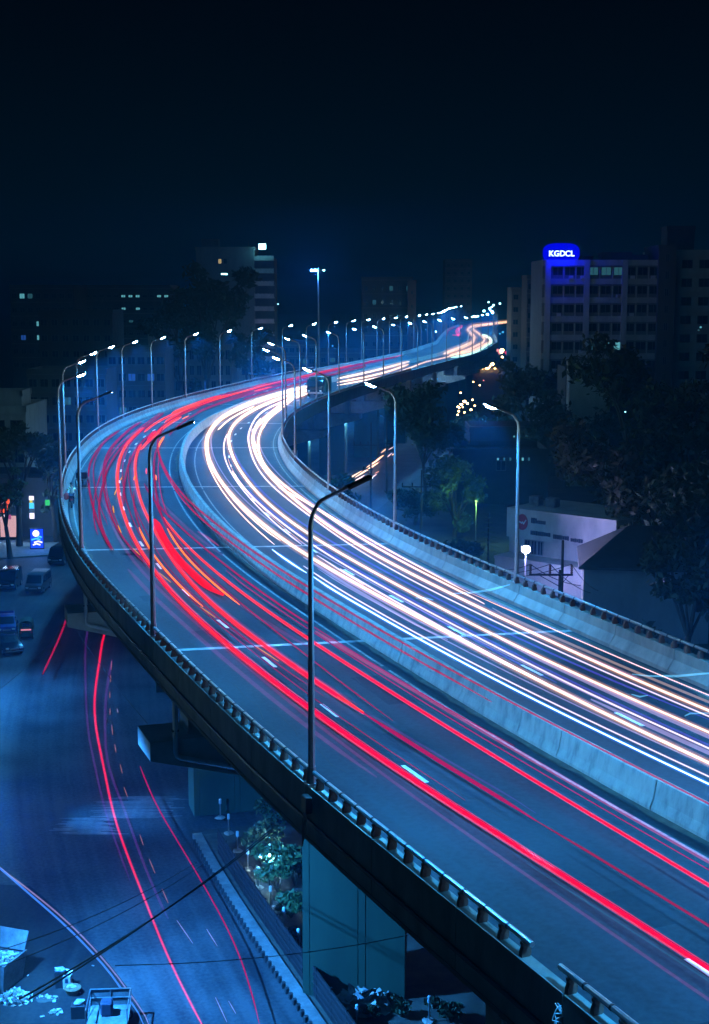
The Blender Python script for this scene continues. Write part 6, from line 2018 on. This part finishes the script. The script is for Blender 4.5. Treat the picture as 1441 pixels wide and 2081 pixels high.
# bin, carton and basket on the yard
p = gnd(124, 2004)
bn = thing('bin', (p.x, p.y, 0), R(12), 'black open bin with pale rubbish on top standing on the yard', 'bin')
MB().prism([(-.24, 0), (.24, 0), (.28, .78), (-.28, .78)], -.22, .22, 'y').build('tub', M['darkpaint'], bn, world=False)
MB().blob((-.06, 0, .82), (.26, .2, .12), 9, .3).build('rubbish', M['trash_white'], bn, world=False)
p = gnd(138, 2008)
cb_ = thing('carton', (p.x, p.y, 0), R(-6), 'pale blue printed carton standing in front of the black bin', 'carton')
MB().box((0, 0, .32), (.36, .3, .62), bev=.01).build('box', M['tarp'], cb_, world=False)
MB().box((0, -.155, .42), (.14, .012, .2)).build('print', M['letter_dark'], cb_, world=False)
MB().box((.0, .18, .72), (.36, .02, .22), rx=R(-35)).build('flap', M['white_plastic'], cb_, world=False)
p = gnd(148, 2020)
bk = thing('basket', (p.x, p.y, 0), 0, 'round brown wicker basket next to the pale carton', 'basket')
b = MB()
b.tube([(0, 0, 0), (0, 0, .1), (0, 0, .26), (0, 0, .30)], [.22, .30, .36, .38], 16)
b.tube([(.37 * math.cos(a), .37 * math.sin(a), .31) for a in [2 * math.pi * i / 20 for i in range(21)]], .03, 6)
b.build('basket_body', M['wicker'], bk, world=False)
MB().blob((-.08, .05, .33), (.22, .18, .10), 9, .35).build('contents', M['tarp'], bk, world=False)
# open frame cart at the bottom edge with a dark crate beside it
p = gnd(222, 2090)
vc = thing('cargo_trolley', (p.x, p.y, 0), R(4), 'pale open frame cargo trolley with rails at the bottom edge of the picture', 'trolley')
MB().box((0, 0, .55), (1.75, 2.0, .08)).build('bed', M['bin_grey'], vc, world=False)
fr_ = MB()
for x in (-.88, 0, .88):
    fr_.tube([(x, .95, .55), (x, .95, 1.35)], .025, 6)
for z in (.95, 1.35):
    fr_.tube([(-.88, .95, z), (.88, .95, z)], .03, 6)
for s_ in (-1, 1):
    fr_.tube([(s_ * .88, -.95, .6), (s_ * .88, -.95, 1.35), (s_ * .88, .95, 1.35)], .03, 6)
    fr_.tube([(s_ * .88, -.2, .6), (s_ * .88, .95, 1.0)], .02, 6)
fr_.build('rail_frame', M['steel'], vc, world=False)
MB().box((0, .97, .95), (1.72, .02, .76)).build('back_panel', M['bin_grey'], vc, world=False)
for x, y in ((-.75, -.7), (.75, -.7), (-.75, .7), (.75, .7)):
    wheel(vc, x, y, .26, .10)
MB().box((-.1, .2, .9), (.5, .6, .6), bev=.06).build('load', M['cloth_dark'], vc, world=False)
p = gnd(160, 2066)
cr = thing('crate', (p.x, p.y, 0), R(5), 'dark crate topped with pale rubbish beside the frame trolley', 'crate')
MB().box((0, 0, .3), (.62, .5, .6), bev=.015).build('box', M['darkpaint'], cr, world=False)
MB().blob((.05, 0, .66), (.32, .2, .12), 9, .3).build('rubbish', M['trash_white'], cr, world=False)
# torn cable loop on the fascia by the rail gap and small splice box
p = at(51.6, -9.83, .75)
cl_ = MB()
for k in range(4):
    P = [p + Vector((random.uniform(-.12, .12) - .02 * i, random.uniform(-.08, .0), -.11 * i + .05 * math.sin(i * 2 + k))) for i in range(9)]
    cl_.tube(catmull(P, .05), .012, 5)
tag(cl_.build('cable_tangle', M['pipe']), 'tangle of loose pale wires hanging by the gap in the outer guard rail', 'wires')
p = at(64.9, -9.9, .2)
jb = thing('junction_box', p, heading(65), 'small dark junction box with hanging wires at the base of the nearest lamp', 'junction box')
MB().box((0, 0, .3), (.35, .2, .5), bev=.02).build('box', M['darkpaint'], jb, world=False)
for k in range(4):
    MB().tube(catmull([(-.1 + .07 * k, .05, .1), (-.25 + .1 * k, .12, -.35), (-.05 + .05 * k, .1, -.7 - .1 * k), (.1 + .02 * k, .08, -.5)], .08), .014, 5).build('wire', M['cable'], jb, world=False)

# ---------------------------------------------------------------- night haze
hz = bpy.data.materials.new('night haze')
hz.use_nodes = True
n, l = hz.node_tree.nodes, hz.node_tree.links
n.clear()
o_ = n.new('ShaderNodeOutputMaterial')
pv_ = n.new('ShaderNodeVolumePrincipled')
pv_.inputs['Color'].default_value = (.05, .46, 1.0, 1)
pv_.inputs['Density'].default_value = HAZE
pv_.inputs['Anisotropy'].default_value = 0.15
l.new(pv_.outputs[0], o_.inputs['Volume'])
haze = MB().box((0, 900, 24.5), (3040, 3040, 52)).build('haze', hz)
tag(haze, 'thin bluish night haze hanging over the town', 'haze', kind='stuff')
